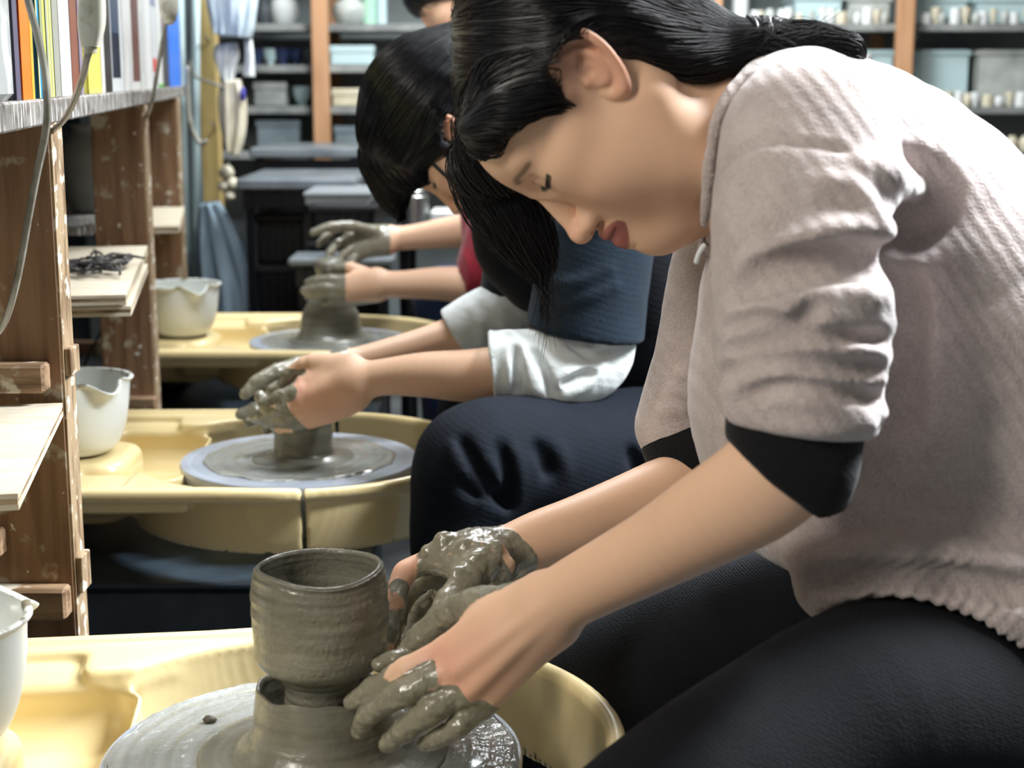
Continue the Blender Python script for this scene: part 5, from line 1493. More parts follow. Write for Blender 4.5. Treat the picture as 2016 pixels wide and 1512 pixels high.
fold(Fj, [(1440, 800), (1540, 782), (1640, 800), (1735, 812)], 0.0106, .010)
fold(Fj, [(1445, 826), (1540, 838), (1640, 842), (1715, 838)], 0.0081, .008)
groove(Fj, [(1425, 646), (1500, 632), (1555, 648), (1610, 604)], .0035, .008)
groove(Fj, [(1425, 740), (1470, 716), (1540, 712), (1640, 722), (1730, 724)], .0035, .007)
groove(Fj, [(1460, 560), (1560, 530), (1660, 512), (1740, 520)], .005, .016)
groove(Fj, [(1450, 790), (1540, 762), (1640, 772), (1735, 786)], .003, .006)
groove(Fj, [(1430, 690), (1520, 668), (1620, 660), (1740, 668)], .003, .007)
# armhole seam and shoulder folds
groove(Fj, [(1420, 335), (1460, 300), (1505, 282), (1580, 283), (1660, 300), (1720, 335), (1765, 385)], .0016, .004)
groove(Fj, [(1775, 500), (1790, 440), (1815, 390), (1822, 340)], .010, .024)
groove(Fj, [(1765, 560), (1772, 640), (1765, 740), (1765, 830)], .008, .02)
fold(Fj, [(1700, 330), (1760, 350), (1800, 380), (1808, 420)], 0.0106, .016)
fold(Fj, [(1800, 300), (1840, 340), (1862, 370)], 0.0106, .018)
fold(Fj, [(1640, 360), (1690, 380), (1725, 420)], 0.0050, .014)
# waist fold and the part below it
Fj.chain(rows((1640, 1150, 1.14, .030), (1760, 1150, 1.13, .045), (1900, 1180, 1.13, .065), (2060, 1230, 1.15, .085)), k=.012, n=8)
fold(Fj, [(1540, 1085), (1640, 1105), (1760, 1100), (1880, 1100), (2000, 1115)], .012, .02)
groove(Fj, [(1600, 1140), (1720, 1136), (1830, 1136), (1930, 1150), (2030, 1172)], .0065, .010)
# far sleeve folds
for a in ([(1340, 740), (1350, 735), (1372, 740)], [(1318, 775), (1335, 768), (1358, 776)], [(1302, 815), (1325, 805), (1350, 806)]):
    fold(Fj, a, .0055, .008, y0=1.39)
# collar band
col = spline([P(1532, 120, TY), P(1478, 142, TY-.045), P(1424, 205, TY-.078), P(1402, 290, TY-.078), P(1394, 380, TY-.06), P(1384, 455, TY-.03), P(1380, 492, TY), P(1386, 460, TY+.03), P(1400, 380, TY+.06), P(1424, 250, TY+.078), P(1478, 150, TY+.045), P(1532, 120, TY)], 60)
Fj.chain([tuple(p)+(.0055,) for p in col], k=.008, n=60)
# open neck: carve where the neck runs
for (a, b_, r0, r1) in ((P(1290, 262, TY), P(1500, 300, TY), .060, .062), (P(1350, 330, TY), P(1450, 400, TY), .055, .045)):
    Fj.cone(a, b_, r0, r1, .006, 's')
# thighs carve the hem
thigh_near = rows((2160, 1600, 1.18, .100), (1980, 1560, 1.13, .096), (1855, 1432, 1.10, .090), (1720, 1425, 1.065, .086), (1560, 1500, 1.03, .080), (1350, 1625, .975, .072), (1120, 1790, .93, .062))
thigh_far = rows((2000, 1330, 1.38, .09), (1600, 1235, 1.42, .083), (1300, 1310, 1.49, .077), (1100, 1405, 1.53, .066), (1010, 1450, 1.545, .060))
Fj.chain([t[:3]+(t[3]+.0015,) for t in spline(thigh_near, 22).tolist() and [tuple(r) for r in spline(thigh_near, 22)]], mode='s', k=.004)
Fj.cone(P(1440, 790, 1.40), P(1250, 960, 1.40), .0, .0, 0, 's')
# sleeves end cleanly
def cutbox(F, c, hs, R, k=.003): F.box(c, hs, .002, R, k, 's')
ce = P(1582, 842, 1.046); Rm = rotloc('Y', math.radians(6))
cutbox(Fj, ce+np.array([-.0, -.02, -.045]), (.085, .08, .045), Rm)
def jd(v):
    return .0009*fnoise(v, 45, 3)+.0022*fnoise(v*[1, 1, .6], 13, 2)
def jwale(v):
    return v[:, 0]*.55+v[:, 2]*.35+.002*fnoise(v, 20, 2)
_rib_pts = None
def jdisp(v):
    d = jd(v)
    # ribbed welt along the hem over the hip
    px, py = proj(v)
    hem = [P(1760, 1188, 1.05), P(1860, 1192, 1.03), P(1950, 1262, 1.02), P(2020, 1338, 1.03), P(2130, 1450, 1.05)]
    dd = path_dist(v, hem)
    w = sstep(-dd, -.062, -.054)*(v[:, 1] < 1.2)
    ax = (hem[3]-hem[1]); ax = ax/np.linalg.norm(ax)
    ph = v@ax
    return d+w*.0015*np.sin(ph*2*math.pi/.0088)
jumper, jv, jq = cloth_part('jumper', Fj, M['jumper'], root1, disp=jdisp, wale=jwale)
# ---- black undershirt showing at both cuffs, pale tee edge at the neck
Fu = Field(P(1420, 1030, 1.0)-np.array([0, .04, .0]), P(1740, 760, 1.1)+np.array([.03, .03, 0]), .0026)
Fu.chain(rows((1570, 780, 1.050, .0480), (1562, 850, 1.044, .0470), (1560, 905, 1.040, .0455), (1556, 940, 1.040, .0435)), k=.006, n=10, sy=((0, 1, 0), .95))
nrm = P(1440, 862, 1.04)-P(1605, 1000, 1.04)
ang = math.atan2(nrm[2], nrm[0])
Rc = rotloc('Y', -math.atan2(1000-862, 1605-1440)*-1)
cc = (P(1436, 872, 1.04)+P(1606, 1006, 1.04))/2; dirx = (P(1610, 1000, 1.04)-P(1440, 866, 1.04)); dirx[1] = 0; dirx /= np.linalg.norm(dirx)
dz = np.array([-dirx[2], 0, dirx[0]]); dz = dz if dz[2] < 0 else -dz     # towards the hand
Rc = np.stack([dirx, [0, 1, 0], dz], 1)
cutbox(Fu, cc+dz*.05+np.array([0, 0, 0]), (.12, .08, .05), Rc, .002)
cloth_part('undershirt_cuff', Fu, M['blacktee'], root1, 'black undershirt cuff above the near elbow', disp=lambda v: .0016*fnoise(v, 30, 2))
Fu = Field(P(1270, 960, 1.38)-np.array([0, .02, .0]), P(1440, 780, 1.45)+np.array([.03, .10, 0]), .003)
Fu.chain(rows((1352, 800, 1.455, .040), (1342, 860, 1.450, .0390), (1352, 888, 1.44, .0385), (1385, 900, 1.43, .040)), k=.006, n=10)
cloth_part('undershirt_cuff', Fu, M['blacktee'], root1, 'black undershirt cuff on the far arm')
b = MB(); b.tube(spline([P(1388, 480, TY-.045), P(1376, 500, TY-.042), P(1370, 520, TY-.04)], 12), [.001]+[.0024]*10+[.001], 8); b.build('tee_collar', M['whitetee'], root1, smooth=True)

# ---- leggings
Fl = Field((-.10, .80, .02), (.62, 1.68, .74), .0052)
Fl.chain(thigh_near, k=.02, n=22); Fl.chain(thigh_far, k=.02, n=16)
Fl.ell(P(2250, 1330, 1.27), (.15, .19, .13), None, .05)
kn = P(1120, 1790, .93); kf = P(1010, 1450, 1.545)
Fl.chain([tuple(kn)+(.062,), (kn[0]-.03, .90, .40, .056), (kn[0]-.02, .89, .24, .052), (kn[0]+.0, .89, .09, .038)], k=.02, n=12)
Fl.chain([tuple(kf)+(.060,), (kf[0]-.02, 1.56, .40, .056), (kf[0]-.0, 1.57, .24, .052), (kf[0]+.02, 1.57, .09, .038)], k=.02, n=12)
cloth_part('leggings', Fl, M['leggings'], root1, wale=lambda v: v[:, 0]*.5+v[:, 2])
for (x, y) in ((kn[0], .89), (kf[0]+.02, 1.57)):
    Fs = Field((x-.22, y-.06, -.0), (x+.08, y+.06, .14), .005)
    Fs.cone((x+.03, y, .045), (x-.12, y, .035), .034, .030, .01); Fs.cone((x, y, .05), (x, y, .10), .036, .036, .02)
    Fs.box((x-.04, y, -.02), (.3, .1, .0215), 0, None, .0, 's')
    cloth_part('shoe', Fs, M['black'], root1)
def stool(x, y, ztop, label, r=.15):
    t = thing('stool', label, 'stool', (x, y, 0), 'round working stools')
    b = MB(); b.lathe([(.002, ztop-.045), (r-.01, ztop-.045), (r, ztop-.035), (r, ztop-.008), (r-.012, ztop), (.002, ztop)], (x, y, 0), 40); b.build('seat', M['black'], t, auto=40)
    for k in range(4):
        a = math.pi/4+k*math.pi/2; b = MB()
        b.tube([(x+.10*math.cos(a), y+.10*math.sin(a), ztop-.045), (x+.17*math.cos(a), y+.17*math.sin(a), .0)], .011, 10); b.build('leg', M['steel'], t, smooth=True)
    b = MB(); pts = [(x+.14*math.cos(a), y+.14*math.sin(a), .16) for a in np.linspace(0, 6.2832, 33)]; b.tube(pts, .007, 8); b.build('foot_ring', M['steel'], t, smooth=True)
hp = P(2250, 1330, 1.27)
stool(hp[0]+.02, 1.27, hp[2]-.165, 'round black stool under the nearest person, mostly outside the photo')

# ---- hair
Fr = Field(P(880, 600, 1.20)-np.array([.03, .10, 0]), P(1760, 10, 1.30)+np.array([.0, .12, .13]), .0022)
def HE(c, r, k=.0, mode='u', Q=None): Fr.ell(H1.p(*c), r, H1.R if Q is None else H1.R @ Q, k, mode)
HE((0, -.020, .020), (.0840, .101, .0720))
HE((0, .018, .032), (.0760, .072, .050), .02)
tie1 = P(1500, 88, Yc-.01)
# swept mass from the head to the tie
Fr.chain([tuple(H1.p(0, -.030, .030))+(.078,), tuple(H1.p(0, -.062, .012))+(.064,), tuple(P(1290, 70, Yc))+(.048,), tuple(P(1385, 84, Yc-.004))+(.029,), tuple(P(1450, 92, Yc-.008))+(.021,), tuple(tie1)+(.0165,)], k=.02, n=20, sy=((0, 1, 0), 1.15))
# temple hair in front of and above the ear
Fr.chain([tuple(H1.p(.060, .030, .040))+(.020,), tuple(H1.p(.070, .004, .020))+(.018,), tuple(H1.p(.073, -.022, .022))+(.016,)], k=.02, n=8)
Fr.chain([tuple(H1.p(.052, .056, .052))+(.018,), tuple(H1.p(.060, .034, .038))+(.020,)], k=.02, n=6)
# nape edge below the tie
Fr.chain([tuple(H1.p(.060, -.050, -.010))+(.014,), tuple(P(1330, 112, Yc-.045))+(.016,), tuple(P(1440, 112, Yc-.02))+(.014,), tuple(tie1)+(.012,)], k=.016, n=10)
# loose side lock falling past the forehead on the far side
HE((.0, .112, -.022), (.10, .080, .088), .010, 's')
HE((.082, -.004, -.008), (.022, .026, .036), .006, 's')
HE((.060, .064, .010), (.030, .036, .026), .010, 's')
lock = [tuple(H1.p(-.035, .052, .046))+(.026,), tuple(H1.p(-.03, .078, .036))+(.027,)]+rows((956, 325, Yc+.045, .029), (985, 390, Yc+.055, .032), (1022, 445, Yc+.062, .030), (1046, 490, Yc+.065, .022), (1056, 530, Yc+.065, .010))
Fr.chain(lock, k=.02, n=24, sy=((0, 1, 0), .75))
# ponytail
Fr.chain([tuple(tie1)+(.0155,)]+rows((1540, 96, Yc-.012, .0185), (1600, 98, Yc-.015, .0175), (1660, 104, Yc-.02, .0125)), k=.006, n=12)
# face opening and ear opening
rv, rq = Fr.mesh_arrays(); rv = smooth_verts(rv, rq, 2, .5)
N = 5200
st = surf_points(rv, rq, (rv[:, 1] < Yc+.05), N, 4)
lockpath = [np.array(r[:3]) for r in lock]
ql = H1.loc(st)
islock = (path_dist(st, lockpath) < .040) & (ql[:, 1] > .045) & (proj(st)[1] > 215)
st_a = st[~islock]; st_b = st[islock]
def flow_main(p):
    d = tie1-p; return d
pa = make_hair(Fr, st_a, tie1, 34, .0085, .0003, 5, .5, .0014, avoid=(H1.p(.078, -.012, -.004), .031))
tailend = P(1665, 106, Yc-.02)
tp = surf_points(rv, rq, (proj(rv)[0] > 1505), 700, 9)
el_ = H1.loc(pa.reshape(-1, 3)).reshape(pa.shape); pa = pa[~((np.linalg.norm(el_-np.array([.075, -.010, -.004]), axis=2) < .020).any(1))]
pt = make_hair(Fr, tp, tailend, 14, .006, .0003, 6, 2.0, .003)
down = np.array([.55, 0.0, -1.0])
pb = make_hair(Fr, st_b, None, 12, .006, .0003, 7, .8, .003, flowfn=lambda p: np.tile(down, (len(p), 1)))
vv, qq = [rv], [rq]; off = len(rv)
rs = np.random.RandomState(4)
for pth in (pa, pt, pb):
    sv, sq = strands_to_mesh(pth, .00022+.00030*rs.rand(len(pth))); vv.append(sv); qq.append(sq+off); off += len(sv)
# wisps: free hairs around ponytail and lock
wis = []
for k in range(90):
    a = P(1420+110*rs.rand(), 70+40*rs.rand(), Yc-.02-.02*rs.rand()); d = np.array([.04+.03*rs.rand(), -.01*rs.rand(), .006*rs.randn()])
    w = spline([a, a+d*.5+np.array([0, 0, .006*rs.randn()]), a+d+np.array([0, 0, .012*rs.randn()])], 14); wis.append(w)
for k in range(60):
    a = P(1055+40*rs.rand(), 470+50*rs.rand(), Yc+.05+.02*rs.rand()); d = np.array([.004*rs.randn()+.006, 0, -.05-.04*rs.rand()])
    wis.append(spline([a, a+d*.5+np.array([.004*rs.randn(), 0, 0]), a+d+np.array([.01*rs.randn(), 0, 0])], 14))
for k in range(160):    # short curly ends at the hair tie
    a = P(1470+50*rs.rand(), 72+34*rs.rand(), Yc-.03); ang = rs.rand()*6.28
    d = np.array([math.cos(ang)*.5+.5, -.4*rs.rand(), math.sin(ang)])*(.008+.010*rs.rand())
    wis.append(spline([a, a+d*.6, a+d+np.array([.004, 0, -.003*rs.rand()])], 14))
sv, sq = strands_to_mesh(np.array(wis), .00022); vv.append(sv); qq.append(sq+off)
hair1 = link('hair', quad_mesh('hair', np.concatenate(vv), np.concatenate(qq)), M['hair'], root1)
b = MB()
for k in range(3):
    c = P(1478+k*14, 84+2*k, Yc-.01); a = np.linspace(0, 6.2832, 25)
    pts = [c+np.array([.002*math.sin(3*t), .020*math.cos(t), .020*math.sin(t)]) for t in a]; b.tube(pts, .0024, 6)
b.build('hair_tie', M['black'], root1, smooth=True)
# ------------------------------------------------------------------ second person (middle wheel)
root2 = thing('person', 'middle person: faded navy tee over white long sleeves, navy trousers, glossy black hair', 'person', (-.0, 2.3, .0))
Ym = 2.33
H2 = Frame((0, 0, 0), (-.95, 0, .31), (-.31, 0, -.95), yaw=math.radians(4), sc=1.02)
H2.O = P(850, 366, Ym-.03)-H2.R @ np.array([.031, .078, -.002])*H2.sc
F = Field(P(680, 520, Ym)-np.array([.02, .12, .02]), P(1150, 20, Ym)+np.array([.04, .14, .06]), .0026)
head_field(F, H2, ear=(1,))
F.chain([tuple(H2.p(0, -.035, -.05))+(.056,), tuple(P(1010, 250, Ym))+(.056,), tuple(P(1120, 300, Ym))+(.06,)], k=.03, n=6)
parts2 = []
v, q = F.mesh_arrays(); v = smooth_verts(v, q, 1, .4); parts2.append((v, q, head_tint(v, H2, (170, 70, 78)), np.zeros(len(v))))
# near (left) arm, hand curled over the cylinder
near2 = [(700, 752, 2.175, .0255), (760, 742, 2.165, .0262), (840, 738, 2.150, .0320), (920, 740, 2.135, .0365), (1000, 735, 2.125, .0390), (1090, 725, 2.14, .042), (1120, 640, 2.18, .045)]
F = Field(P(440, 880, 2.10)-np.array([.01, .09, .01]), P(1200, 560, 2.30)+np.array([.02, .10, .02]), .0024)
F.chain(rows(*near2), k=.01, n=28, sy=((0, 1, 0), .88))
for r in [
    [(700, 728, 2.18, .0130), (650, 738, 2.19, .0125), (597, 752, 2.195, .0108)],
    [(700, 748, 2.17, .0140), (645, 765, 2.175, .0135), (592, 782, 2.18, .0112)],
    [(702, 770, 2.17, .0140), (648, 795, 2.175, .0130), (600, 808, 2.18, .0108)],
    [(705, 790, 2.18, .0130), (655, 815, 2.185, .0120), (612, 828, 2.19, .0100)]]:
    F.chain(rows(*r), k=.02, n=8)
F.cone(P(665, 770, 2.20), P(620, 800, 2.21), .028, .022, .02)
F.cone(P(690, 715, 2.19), P(620, 715, 2.205), .0155, .0125, .015)
hand_fingers(F, [
    [(592, 768, 2.185, .0112), (552, 782, 2.185, .0104), (525, 796, 2.19, .0094), (512, 780, 2.20, .0082)],
    [(592, 790, 2.18, .0110), (548, 806, 2.182, .0100), (518, 818, 2.195, .0090), (500, 822, 2.21, .0075)],
    [(600, 812, 2.18, .0104), (560, 826, 2.182, .0094), (530, 828, 2.195, .0084), (512, 824, 2.21, .0070)],
    [(612, 828, 2.19, .0094), (576, 840, 2.19, .0084), (552, 843, 2.20, .0074), (540, 840, 2.21, .0066)]], .006)
hand_fingers(F, [[(640, 712, 2.205, .0118), (600, 718, 2.21, .0110), (570, 738, 2.215, .0098), (556, 758, 2.222, .0080)]], .008)
NC2 = [rows(*r) for r in ([(575, 776, 2.18, 0), (552, 782, 2.185, 0), (525, 796, 2.19, 0), (510, 780, 2.20, 0)], [(560, 804, 2.18, 0), (518, 818, 2.19, 0), (500, 822, 2.21, 0)], [(575, 826, 2.18, 0), (530, 828, 2.19, 0), (512, 826, 2.2, 0)], [(590, 838, 2.19, 0), (540, 840, 2.21, 0)], [(610, 742, 2.20, 0), (570, 742, 2.21, 0), (556, 758, 2.22, 0)])]
def clay2(v):
    c = np.zeros(len(v))
    for p_ in NC2:
        d = path_dist(v, [a[:3] for a in p_]); c = np.maximum(c, sstep(-d, -.0155, -.011))
    pal = path_dist(v, [P(690, 780, 2.225), P(600, 800, 2.235)]); c = np.maximum(c, sstep(-pal, -.035, -.026))
    return c
v, q = F.mesh_arrays(); v = smooth_verts(v, q, 1, .4); v = disp_clay(clay2)(v, vnormals(v, q)); parts2.append((v, q, arm_tint(v, [(597, 752, 2.18, .02), (592, 785, 2.17, .02), (640, 800, 2.16, .03)]), clay2(v)))
# far (right) arm; its fingers reach out left under and over
far2 = [(680, 722, 2.40, .0250), (760, 702, 2.42, .0270), (840, 682, 2.44, .0310), (910, 660, 2.455, .0350), (970, 640, 2.46, .0390), (1040, 590, 2.46, .043)]
F = Field(P(440, 900, 2.20)-np.array([.01, .03, .03]), P(1100, 520, 2.50)+np.array([.02, .06, .02]), .0028)
F.chain(rows(*far2), k=.01, n=24, sy=((0, 1, 0), .9))
for r in [[(680, 712, 2.39, .013), (630, 712, 2.36, .0125), (585, 718, 2.335, .0110)],
          [(680, 725, 2.39, .014), (625, 735, 2.36, .0135), (575, 752, 2.335, .0112)],
          [(680, 740, 2.38, .014), (620, 765, 2.35, .0130), (568, 788, 2.33, .0108)],
          [(680, 752, 2.37, .013), (625, 785, 2.34, .0120), (580, 805, 2.32, .0100)]]:
    F.chain(rows(*r), k=.02, n=8)
hand_fingers(F, [
    [(585, 718, 2.335, .0118), (545, 732, 2.31, .0112), (508, 752, 2.295, .0104), (482, 776, 2.285, .0082)],
    [(575, 752, 2.335, .0106), (535, 788, 2.31, .0096), (500, 806, 2.29, .0088), (473, 816, 2.28, .0076)],
    [(568, 788, 2.330, .0104), (535, 808, 2.30, .0094), (510, 822, 2.285, .0086), (489, 832, 2.275, .0076)],
    [(580, 805, 2.320, .0094), (560, 825, 2.30, .0084), (540, 838, 2.285, .0078), (524, 846, 2.275, .0070)]], .006)
hand_fingers(F, [[(650, 735, 2.33, .0140), (600, 745, 2.28, .0120), (565, 756, 2.25, .0108), (535, 768, 2.24, .0088)]], .010)
def clay2f(v): 
    px, py = proj(v); return sstep(-v[:, 0], -float(P(690, 700, 2.4)[0])-.004, -float(P(690, 700, 2.4)[0])+.01)
v, q = F.mesh_arrays(); v = smooth_verts(v, q, 1, .4); v = disp_clay(clay2f)(v, vnormals(v, q)); parts2.append((v, q, arm_tint(v, []), clay2f(v)))
F = Field((.0, 2.05, .45), (.60, 2.62, 1.12), .010)
F.chain(rows((1100, 300, Ym, .06), (1200, 400, Ym, .085), (1290, 560, Ym, .09), (1330, 760, Ym, .09)), k=.02, n=10, sy=((0, 1, 0), 1.2))
F.chain(rows((1180, 360, 2.17, .05), (1160, 500, 2.15, .045), (1110, 680, 2.14, .042)), k=.03, n=8)
F.chain(rows((1120, 360, 2.48, .05), (1060, 500, 2.47, .045), (1020, 620, 2.46, .042)), k=.03, n=8)
v, q = F.mesh_arrays(); parts2.append((v, q, np.tile(SK, (len(v), 1)), np.zeros(len(v))))
join_parts('body', parts2, M['skin'], root2)
# white long sleeves
F = Field(P(920, 830, 2.10)-np.array([.02, .06, .02]), P(1300, 560, 2.2)+np.array([.03, .10, .02]), .0032)
F.chain(rows((985, 722, 2.125, .0500), (1040, 728, 2.120, .0560), (1110, 728, 2.125, .0580), (1165, 700, 2.14, .056), (1175, 620, 2.155, .056)), k=.02, n=20)
F.ell(P(1085, 742, 2.118), (.045, .045, .040), None, .03)
for a, r in (([(972, 690), (985, 660), (1000, 656)], .005), ([(1010, 655), (1035, 700), (1050, 760), (1075, 780)], .005), ([(1060, 655), (1110, 690), (1180, 705)], .007), ([(1000, 680), (1005, 730), (1000, 775)], .004), ([(1110, 780), (1150, 760), (1185, 720)], .006), ([(1095, 665), (1140, 665), (1200, 672)], .005), ([(1090, 760), (1120, 735), (1160, 725)], .006)): fold(F, a, r, .012)
for a in ([(1050, 690), (1075, 740), (1092, 780)], [(1125, 680), (1165, 700), (1195, 690)], [(1015, 690), (1020, 740), (1018, 775)], [(1110, 758), (1140, 742), (1165, 735)]): groove(F, a, .0035, .008)
e0, e1 = P(962, 668, 2.125), P(975, 785, 2.125)
cc = (e0+e1)/2; ax = (e1-e0); ax /= np.linalg.norm(ax); nz_ = np.array([ax[2], 0, -ax[0]]); nz_ = nz_ if nz_[0] < 0 else -nz_
cutbox(F, cc+nz_*.05, (.12, .09, .05), np.stack([ax, [0, 1, 0], nz_], 1))
F.chain([tuple(p)+(.0028,) for p in [cc+np.array([.003, 0, 0])+ax*.052*math.cos(t)+np.array([0, .052*math.sin(t), 0]) for t in np.linspace(0, 6.2832, 40)]], k=.003, n=40)
cloth_part('white_sleeve', F, M['whitetee'], root2, 'rolled white cotton sleeve on the near arm', disp=lambda v: .0012*fnoise(v, 30, 3))
F = Field(P(850, 730, 2.38)-np.array([.02, .03, .02]), P(1090, 500, 2.52)+np.array([.02, .04, .02]), .0036)
F.chain(rows((900, 655, 2.452, .0440), (950, 630, 2.455, .0490), (1000, 608, 2.46, .052), (1050, 560, 2.46, .054)), k=.02, n=16)
for a, r in (([(925, 605), (945, 640), (950, 680)], .004), ([(950, 590), (985, 625), (1000, 650)], .005), ([(975, 600), (1000, 620), (1025, 640)], .004)): fold(F, a, r, .01)
e0, e1 = P(872, 622, 2.452), P(918, 690, 2.452)
cc = (e0+e1)/2; ax = (e1-e0); ax /= np.linalg.norm(ax); nz_ = np.array([ax[2], 0, -ax[0]]); nz_ = nz_ if nz_[0] < 0 else -nz_
cutbox(F, cc+nz_*.05, (.12, .09, .05), np.stack([ax, [0, 1, 0], nz_], 1))
cloth_part('white_sleeve', F, M['whitetee'], root2, 'rolled white cotton sleeve on the far arm', disp=lambda v: .0010*fnoise(v, 30, 3))
# navy tee: near sleeve in faded navy, torso in near-black navy
F = Field(P(1000, 760, 2.04)-np.array([.0, .0, .0]), P(1340, 200, 2.3)+np.array([.03, .05, .05]), .0042)
F.chain(rows((1215, 300, 2.19, .070), (1195, 400, 2.165, .076), (1175, 500, 2.150, .078), (1158, 600, 2.145, .080), (1148, 680, 2.140, .082)), k=.02, n=18)
for a, r in (([(1110, 600), (1160, 585), (1210, 562)], .004), ([(1060, 540), (1120, 560), (1200, 530)], .006), ([(1060, 430), (1130, 450), (1210, 440)], .006)): fold(F, a, r, .014)
e0, e1 = P(1028, 645, 2.06), P(1258, 678, 2.06)
cc = (P(1028, 648, 2.10)+P(1258, 680, 2.10))/2; ax = (e1-e0); ax[1] = 0; ax /= np.linalg.norm(ax); nz_ = np.array([ax[2], 0, -ax[0]]); nz_ = nz_ if nz_[2] < 0 else -nz_
cutbox(F, cc+nz_*.05, (.2, .2, .05), np.stack([ax, [0, 1, 0], nz_], 1))
F.chain(rows((1165, 560, 2.15, .052), (1148, 720, 2.14, .060)), mode='s', k=.004)
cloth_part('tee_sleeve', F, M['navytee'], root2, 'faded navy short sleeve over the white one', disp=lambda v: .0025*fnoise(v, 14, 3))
F = Field((-.07, 2.05, .40), (.60, 2.66, 1.16), .0055)
F.chain(rows((1090, 290, Ym, .075), (1190, 370, Ym, .105), (1270, 560, Ym, .115), (1320, 700, Ym, .125), (1360, 800, Ym, .135)), k=.02, n=16, sy=((0, 1, 0), 1.22))
F.chain(rows((1120, 330, 2.45, .07), (1040, 430, 2.47, .062), (1020, 540, 2.47, .058), (1010, 600, 2.465, .056)), k=.03, n=10)
F.chain(rows((1010, 330, 2.40, .05), (1010, 470, 2.36, .062), (1060, 540, 2.34, .06)), k=.04, n=10)
F.chain(rows((1200, 300, 2.22, .06), (1190, 350, 2.2, .06)), k=.03, n=4)
F.chain(rows((1015, 600, 2.465, .048), (960, 650, 2.455, .044)), mode='s', k=.004)
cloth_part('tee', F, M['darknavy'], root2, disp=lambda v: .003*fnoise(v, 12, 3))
# trousers
F = Field((-.24, 1.90, .03), (.60, 2.75, .74), .0058)
F.chain(rows((1420, 960, 2.22, .115), (1290, 905, 2.19, .105), (1150, 912, 2.12, .095), (1000, 904, 2.045, .085), (942, 920, 2.02, .080)), k=.03, n=20)
kn2 = P(940, 922, 2.02)
F.chain([tuple(kn2)+(.079,), tuple(P(912, 1000, 2.005))+(.070,), tuple(P(908, 1100, 2.0))+(.066,), (kn2[0]-.01, 2.0, .22, .060), (kn2[0], 2.0, .10, .053)], k=.03, n=14)
F.chain(rows((1420, 930, 2.45, .105), (1150, 830, 2.50, .09), (960, 800, 2.52, .075)), k=.03, n=14)
kf2 = P(960, 800, 2.52)
F.chain([tuple(kf2)+(.075,), (kf2[0]-.02, 2.53, .38, .065), (kf2[0], 2.53, .10, .05)], k=.03, n=10)
F.ell(P(1450, 950, 2.33), (.15, .20, .13), None, .05)
for a in ([(905, 870), (940, 930), (990, 1000)], [(915, 950), (960, 980), (1000, 985)], [(985, 880), (1005, 930), (1000, 990)], [(1060, 880), (1075, 905), (1080, 930)], [(1240, 890), (1255, 920), (1262, 945)]): groove(F, a, .004, .014)
for a, r in (([(890, 880), (925, 940), (985, 1010)], .006), ([(1010, 885), (1020, 930), (1010, 980)], .005), ([(1100, 880), (1110, 905), (1115, 930)], .004)): fold(F, a, r, .016)
cloth_part('trousers', F, M['navy'], root2, wale=lambda v: v[:, 0]*.5+v[:, 2], disp=lambda v: .0012*fnoise(v, 18, 3))
for (x, y) in ((kn2[0], 2.0), (kf2[0], 2.53)):
    Fs = Field((x-.22, y-.06, -.0), (x+.08, y+.06, .14), .005)
    Fs.cone((x+.03, y, .045), (x-.12, y, .035), .034, .030, .01); Fs.cone((x, y, .05), (x, y, .10), .036, .036, .02)
    Fs.box((x-.04, y, -.02), (.3, .1, .0215), 0, None, .0, 's'); cloth_part('shoe', Fs, M['black'], root2)
hp = P(1450, 950, 2.33); stool(hp[0], 2.33, hp[2]-.14, 'round black stool under the person in the middle, hidden by legs')
# hair: cap, thick fringe, knot
F = Field(P(660, 460, Ym)-np.array([.02, .13, .02]), P(1120, 20, Ym)+np.array([.04, .13, .06]), .0030)
def HE2(c, r, k=.0, mode='u', Q=None): F.ell(H2.p(*c), np.array(r)*H2.sc, H2.R if Q is None else H2.R @ Q, k, mode)
HE2((0, -.022, .036), (.086, .108, .099)); HE2((0, .030, .058), (.074, .074, .062), .02)
HE2((.0, .070, .040), (.066, .030, .050), .025)     # fringe root
F.chain([tuple(H2.p(-.02, .075, .070))+(.034,), tuple(H2.p(-.01, .108, .050))+(.027,), tuple(H2.p(.0, .125, .028))+(.018,)], k=.02, n=8, sy=((0, 1, 0), 1.7))
tie2 = P(962, 58, Ym)
F.chain([tuple(H2.p(0, -.06, .02))+(.066,), tuple(P(905, 95, Ym))+(.036,), tuple(tie2)+(.014,)], k=.025, n=8)
F.chain([tuple(H2.p(.060, .045, .040))+(.018,), tuple(H2.p(.070, .010, .020))+(.018,), tuple(H2.p(.073, -.02, .015))+(.016,)], k=.02, n=8)
HE2((0, -.03, -.02), (.066, .05, .05), .02)
HE2((.02, .125, -.040), (.09, .068, .075), .012, 's'); HE2((.080, -.010, -.016), (.020, .024, .032), .006, 's')
rv, rq = F.mesh_arrays(); rv = smooth_verts(rv, rq, 2, .5)
st = surf_points(rv, rq, rv[:, 1] < Ym+.04, 3600, 14)
pa = make_hair(F, st, tie2, 26, .011, .0004, 15, .5, .0016)
ql = H2.loc(st); fr = (ql[:, 1] > .060)
pb = make_hair(F, st[fr], None, 9, .007, .0004, 17, .6, .002, flowfn=lambda p: np.tile(np.array([.55, 0, -.85]), (len(p), 1)))
vv, qq = [rv], [rq]; off = len(rv); rs = np.random.RandomState(41)
for pth in (pa[~fr], pb):
    sv, sq = strands_to_mesh(pth, .0004+.0004*rs.rand(len(pth))); vv.append(sv); qq.append(sq+off); off += len(sv)
wis = [spline([H2.p(.066, .030, .03), P(880, 348, Ym-.08), P(905, 362, Ym-.08), P(918, 372, Ym-.075)], 16)+rs.randn(3)*.0012 for _ in range(22)]
